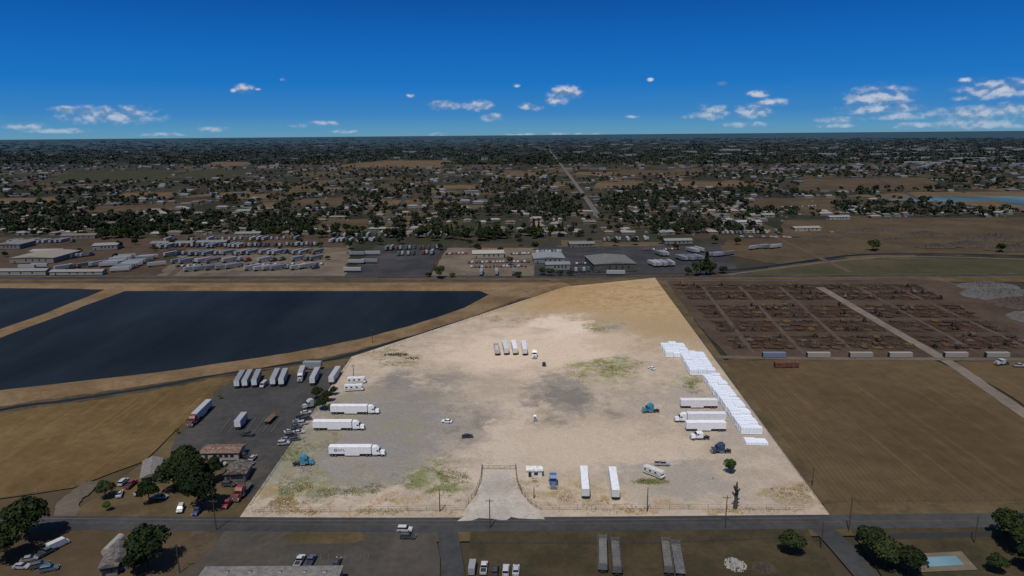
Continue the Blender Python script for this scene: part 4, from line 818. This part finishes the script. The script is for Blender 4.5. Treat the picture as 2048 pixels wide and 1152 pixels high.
for a in ((880,1027,8,'thin pole inside the front fence left of the driveway'),(1294,1027,8.5,'thin pole inside the front fence right of the trailers'),(1068,1000,4,'short post right of the driveway')): pole(*a,arm=False)
# ---------------------------------------------------------------- far yard trailers
FB=[('cargo_box',B().box(-8,8,-1.3,1.3,1.2,4.05).me('cargo_box','paint')),('running_gear',B().box(-7.5,-4.8,-1.2,1.2,.05,1.1).box(-7,6,-.5,.5,.8,1.19).box(5,5.3,-1,1,0,1.1).me('running_gear','chassis'))]
FT=[('cab',B().prism([(-1,.9),(4.6,.9),(4.6,2.0),(3.1,2.3),(2.6,3.1),(1.8,3.8),(-.2,3.8),(-1,3.6)],-1.2,1.2).me('cab','paint')),('running_gear',B().box(-3.6,4.4,-1.15,1.15,.05,.88).me('running_gear','chassis'))]
tc=[(.27,.28,.28),(.3,.31,.31),(.22,.24,.25),(.33,.33,.32),(.18,.2,.21),(.12,.13,.14)]
cabc=[((.3,.3,.3),'white'),((.17,.03,.03),'red'),((.03,.11,.07),'green'),((.035,.06,.12),'blue'),((.3,.3,.3),'white'),((.26,.26,.26),'white'),((.05,.05,.055),'dark')]
def frow(x0,y0,x1,y1,n,ang,where,trucks=0,s=1):
    for i in range(n):
        t=(i+.5)/n; q=P(x0+(x1-x0)*t+random.uniform(-2,2),y0+(y1-y0)*t+random.uniform(-.9,.9))
        if random.random()<trucks:
            c,cn=random.choice(cabc); inst('semi_truck',FT,(q.x,q.y,.1),ang+random.uniform(-.06,.06),'%s truck cab parked %s'%(cn,where),'truck','%s cabs %s'%(cn,where),c)
        elif random.random()<.86: inst('semi_trailer',FB,(q.x,q.y,.1),ang+random.uniform(-.05,.05),'pale box trailer parked %s'%where,'trailer','trailers '+where,random.choice(tc),s)
frow(238,545,300,517,18,R(20),'in the dense slanting row left of the storage yard'); frow(212,538,262,514,12,R(20),'behind the dense slanting row'); frow(292,541,322,530,2,R(38),'right of the dense slanting row')
frow(352,543,480,537,6,R(52),'in the front row of the storage yard'); frow(495,541,640,537,8,R(52),'in the front row, right half of the storage yard',.3); frow(350,527,640,521,17,R(60),'in the second row of the storage yard',.3)
frow(335,512,640,507,24,R(68),'in the third row of the storage yard',.45); frow(300,496,470,494,15,NORTH,'in the back row left half',.4); frow(470,495,640,492,22,NORTH,'in the back row right half',.75); frow(330,482,600,479,22,NORTH,'behind the back row',.5)
frow(700,528,780,527,3,EAST,'lengthwise on the middle asphalt'); frow(682,546,725,545,1,EAST,'lengthwise at the near corner of the middle asphalt'); frow(700,512,760,511,2,EAST,'at the back of the middle asphalt'); frow(650,484,760,482,14,NORTH,'behind the middle asphalt',.2)
frow(770,500,880,498,12,NORTH,'at the far edge of the middle asphalt',.5)
frow(790,512,870,509,8,NORTH,'on the right half of the middle asphalt',.7); frow(945,549,1045,548,3,NORTH+.05,'by the railway in the gravel yard',.0); frow(1070,512,1130,510,9,NORTH,'behind the blue grey shed'); frow(1300,533,1345,531,7,R(100),'right of the large metal shed')
frow(1355,521,1400,519,7,R(105),'in the asphalt yard right of the large shed'); frow(1300,512,1345,510,7,R(100),'at the back of the asphalt yard'); frow(1365,506,1400,504,6,R(105),'at the far back of the asphalt yard'); frow(1425,514,1460,512,4,R(30),'at the right end of the asphalt yard'); frow(1450,529,1480,527,1,EAST,'alone beside the canal bend'); frow(1205,552,1260,551,1,EAST,'in front of the large metal shed')
frow(1150,545,1180,543,4,NORTH,'between office and large shed',.8); frow(20,541,90,536,3,EAST,'at the left edge yard'); frow(110,541,200,532,8,R(60),'on the left dirt yard',.4)
frow(660,473,900,471,20,NORTH,'beyond the street behind the yards',.3); frow(1440,468,1560,466,14,NORTH,'right beyond the town street',.2); frow(130,519,185,512,6,R(60),'beside the long warehouse',.5); frow(20,486,160,484,12,NORTH,'at the far left behind the warehouses',.3)
frow(1190,482,1300,480,14,NORTH,'behind the large metal shed in the town',.4); frow(1490,500,1560,497,5,R(30),'on bare earth by the canal bend')
SM=[('body',B().prism([(-2.2,.35),(2.2,.35),(2.2,.85),(1.0,1.0),(.4,1.45),(-1.2,1.45),(-2.1,1.0)],-.88,.88).me('body','paint')),*[('wheel',B().box(x,x+.7,-.9,.9,0,.34).me('wheel','tyre')) for x in(-1.8,1.1)]]
def crow(x0,y0,x1,y1,n,ang,where):
    for i in range(n):
        t=(i+.5)/n; q=P(x0+(x1-x0)*t+random.uniform(-1,1),y0+(y1-y0)*t+random.uniform(-.5,.5)); c,cn=random.choice([((.35,.35,.35),'pale'),((.04,.04,.05),'dark'),((.14,.03,.03),'red'),((.3,.3,.3),'pale')])
        inst('parked_car',SM,(q.x,q.y,.1),ang,'small %s car %s'%(cn,where),'car','%s cars %s'%(cn,where),c,s=1.15)
crow(935,527,1060,525,18,NORTH,'in the front row before the cream roofed workshop'); crow(940,536,1055,534,16,NORTH,'in the nearest row of the gravel yard'); crow(1020,510,1065,509,8,NORTH,'right of the cream roofed workshop'); crow(890,510,935,508,7,NORTH,'left of the cream roofed workshop')
crow(1285,502,1360,500,12,NORTH,'at the back of the asphalt yard'); crow(1150,530,1180,528,5,NORTH,'left of the large metal shed'); crow(1480,474,1600,476,14,EAST,'on the bare earth near the town'); crow(60,545,180,543,12,EAST,'on the left dirt yard')
crow(1560,415,1640,412,12,NORTH,'near the right town blocks'); crow(1340,425,1440,423,12,NORTH,'right of the dense grove'); crow(350,534,650,530,26,NORTH,'between the trailer rows of the storage yard')
def tufts(areas,n,mat,label,size):
    cs=[]
    for i in range(n):
        x,y,rx,ry=random.choice(areas); a=random.uniform(0,6.28); t=math.sqrt(random.random())*random.choice([.6,1,1.1]); px=x+rx*t*math.cos(a); py=y+ry*t*math.sin(a)
        if not inpoly(px,py,LOT) : continue
        if inpoly(px,py,[(955,930),(1040,930),(1120,1045),(900,1045)]): continue
        q=P(px,py)
        if mnoise.noise(Vector((q.x/9,q.y/9,0)))<-.05: continue
        for k in range(5): cs.append((q.x+random.gauss(0,.5),q.y+random.gauss(0,.5),LOTZ+random.uniform(.02,.2)))
    c=np.array(cs); d=rng.normal(size=c.shape); d[:,2]=np.abs(d[:,2])+.5; me=meshq('g',leafquads(c,d,rng.uniform(.5,1.2,len(c))*size),mat)
    link('weeds' if mat=='weed' else 'dry_grass',me,label=label,cat='grass',kind='stuff')
LOTZ=bpy.data.objects['lot_ground'].data.vertices[0].co.z
tufts([(1190,748,80,22),(1230,734,55,12),(850,975,110,24),(900,955,60,16),(650,978,90,20),(590,990,60,22),(1390,772,22,18),(800,722,50,14),(1300,967,35,5),(1195,657,40,8),(575,935,50,35),(600,900,50,40),(740,985,90,25)],4200,'weed','low green weeds growing in patches on the lot',.15)
tufts([(700,1028,220,6),(1350,1025,260,6),(1590,985,50,25),(1140,1005,80,16),(560,1010,60,20),(1180,600,110,20),(760,700,60,10),(1000,640,60,10),(660,860,25,60),(1060,985,18,25)],3200,'straw','dry straw coloured grass tufts on the lot',.14)
for o in COL.objects:
    if o.parent is None and o.get('kind') is None and 'label' in o and o.location.z<LOTZ and o.location.y<760: o.location.z=LOTZ+.01
# ---------------------------------------------------------------- world
w=bpy.data.worlds.new('World'); C.world=w; w.use_nodes=True; g=G(w.node_tree)
SE,SAZ=R(62),R(200)
dv=g.n('ShaderNodeTexCoord').outputs['Generated']; sep=g.n('ShaderNodeSeparateXYZ'); g.put(sep.inputs[0],dv)
u=g.m('ARCTAN2',sep.outputs[0],sep.outputs[1]); v=g.m('ARCSINE',sep.outputs[2]); cb=g.n('ShaderNodeCombineXYZ'); g.put(cb.inputs[0],u); g.put(cb.inputs[1],v); uv=cb.outputs[0]
CL=[(220,225,100,18),(130,218,30,8),(50,250,46,7),(120,260,60,5),(425,257,36,6),(488,174,20,11),(467,180,7,5),(515,178,7,3),(567,158,7,4),(645,245,34,6),(600,249,22,5),(888,208,36,11),(955,207,34,14),(985,232,26,10),(877,268,22,5),(1050,210,17,8),(1075,213,15,8),(1130,180,40,16),(1112,201,28,9),(1033,170,9,4),(1422,220,40,17),(1400,232,40,5),(1520,185,26,8),(1505,218,46,16),(1490,247,48,7),(1443,166,12,5),(1545,202,36,9),(1755,187,64,24),(1740,215,66,11),(1810,213,50,8),(1680,238,46,7),(1670,250,38,5),(1810,230,66,8),(1930,158,13,5),(1995,172,64,19),(1930,195,22,5),(1945,222,80,17),(2020,215,46,15),(1960,245,100,10),(1820,248,50,7),(1265,232,16,4),(1300,158,8,4),(820,190,10,4),(690,262,30,4),(1040,268,40,4),(1120,266,30,4),(1180,267,40,4),(330,268,55,4),(2250,200,120,40),(-200,230,120,30)]
acc=None
for x,y,rx,ry in CL:
    d=ray(x,y).normalized(); uu=math.atan2(d.x,d.y); vv=math.asin(d.z)
    q=g.vm('LENGTH',g.vm('MULTIPLY',g.vm('SUBTRACT',uv,(uu,vv-ry*.25/F,0)),(F/rx,F/ry,0)),out=1); k=g.m('SUBTRACT',1.15,q)
    acc=k if acc is None else g.m('MAXIMUM',acc,k)
n1=g.noise(g.vm('MULTIPLY',uv,(1,1.5,1)),60,4,.5); n2=g.noise(g.vm('MULTIPLY',g.vm('ADD',uv,(.001,.005,0)),(1,1.5,1)),60,4,.5)
d0=g.m('MULTIPLY',g.m('ADD',acc,g.m('MULTIPLY',g.m('SUBTRACT',n1,.47),2.0)),g.mr(acc,-.1,.45))
sky=g.n('ShaderNodeTexSky'); sky.sky_type='NISHITA'; sky.sun_disc=False; sky.sun_elevation=SE; sky.sun_rotation=SAZ; sky.air_density=1; sky.dust_density=.3; sky.ozone_density=3
rp=g.n('ShaderNodeValToRGB'); g.put(rp.inputs[0],g.m('MULTIPLY',v,1/.5)); e=rp.color_ramp.elements
e[0].position=0; e[0].color=(.12,.30,.44,1); e[1].position=1; e[1].color=(.002,.05,.25,1)
for ps,c_ in ((.02,(.085,.285,.49,1)),(.06,(.035,.215,.52,1)),(.14,(.006,.165,.53,1)),(.25,(.002,.12,.46,1)),(.36,(.001,.078,.34,1))): k=e.new(ps); k.color=c_
S=.1
tint=g.vm('SCALE',rp.outputs[0]); tint.node.inputs[3].default_value=1/S
base=g.mix(g.mr(v,.25,.7,.985,.3),sky.outputs[0],tint)
lit=g.mr(g.m('ADD',g.m('SUBTRACT',n1,n2),g.m('MULTIPLY',d0,.05)),-.09,.17)
cc_=g.mix(lit,(.15/S,.25/S,.41/S),(.58/S,.61/S,.68/S)); cc_=g.mix(g.mr(v,0,.06,.5,0),cc_,(.18/S,.36/S,.56/S))
col=g.mix(g.mr(d0,.0,1.35,0,.92),base,cc_)
bg=g.n('ShaderNodeBackground'); g.put(bg.inputs[0],col); bg.inputs[1].default_value=S; ow=g.n('ShaderNodeOutputWorld'); g.t.links.new(bg.outputs[0],ow.inputs[0])
sl=bpy.data.lights.new('sun','SUN'); sl.energy=3.4; sl.angle=R(.5); sl.color=(1,.95,.87); so=bpy.data.objects.new('sun',sl); COL.objects.link(so)
sd=Vector((math.sin(SAZ)*math.cos(SE),math.cos(SAZ)*math.cos(SE),math.sin(SE))); so.rotation_euler=sd.to_track_quat('Z','Y').to_euler()
C.view_settings.view_transform='Standard'; C.view_settings.look='None'; C.view_settings.exposure=0
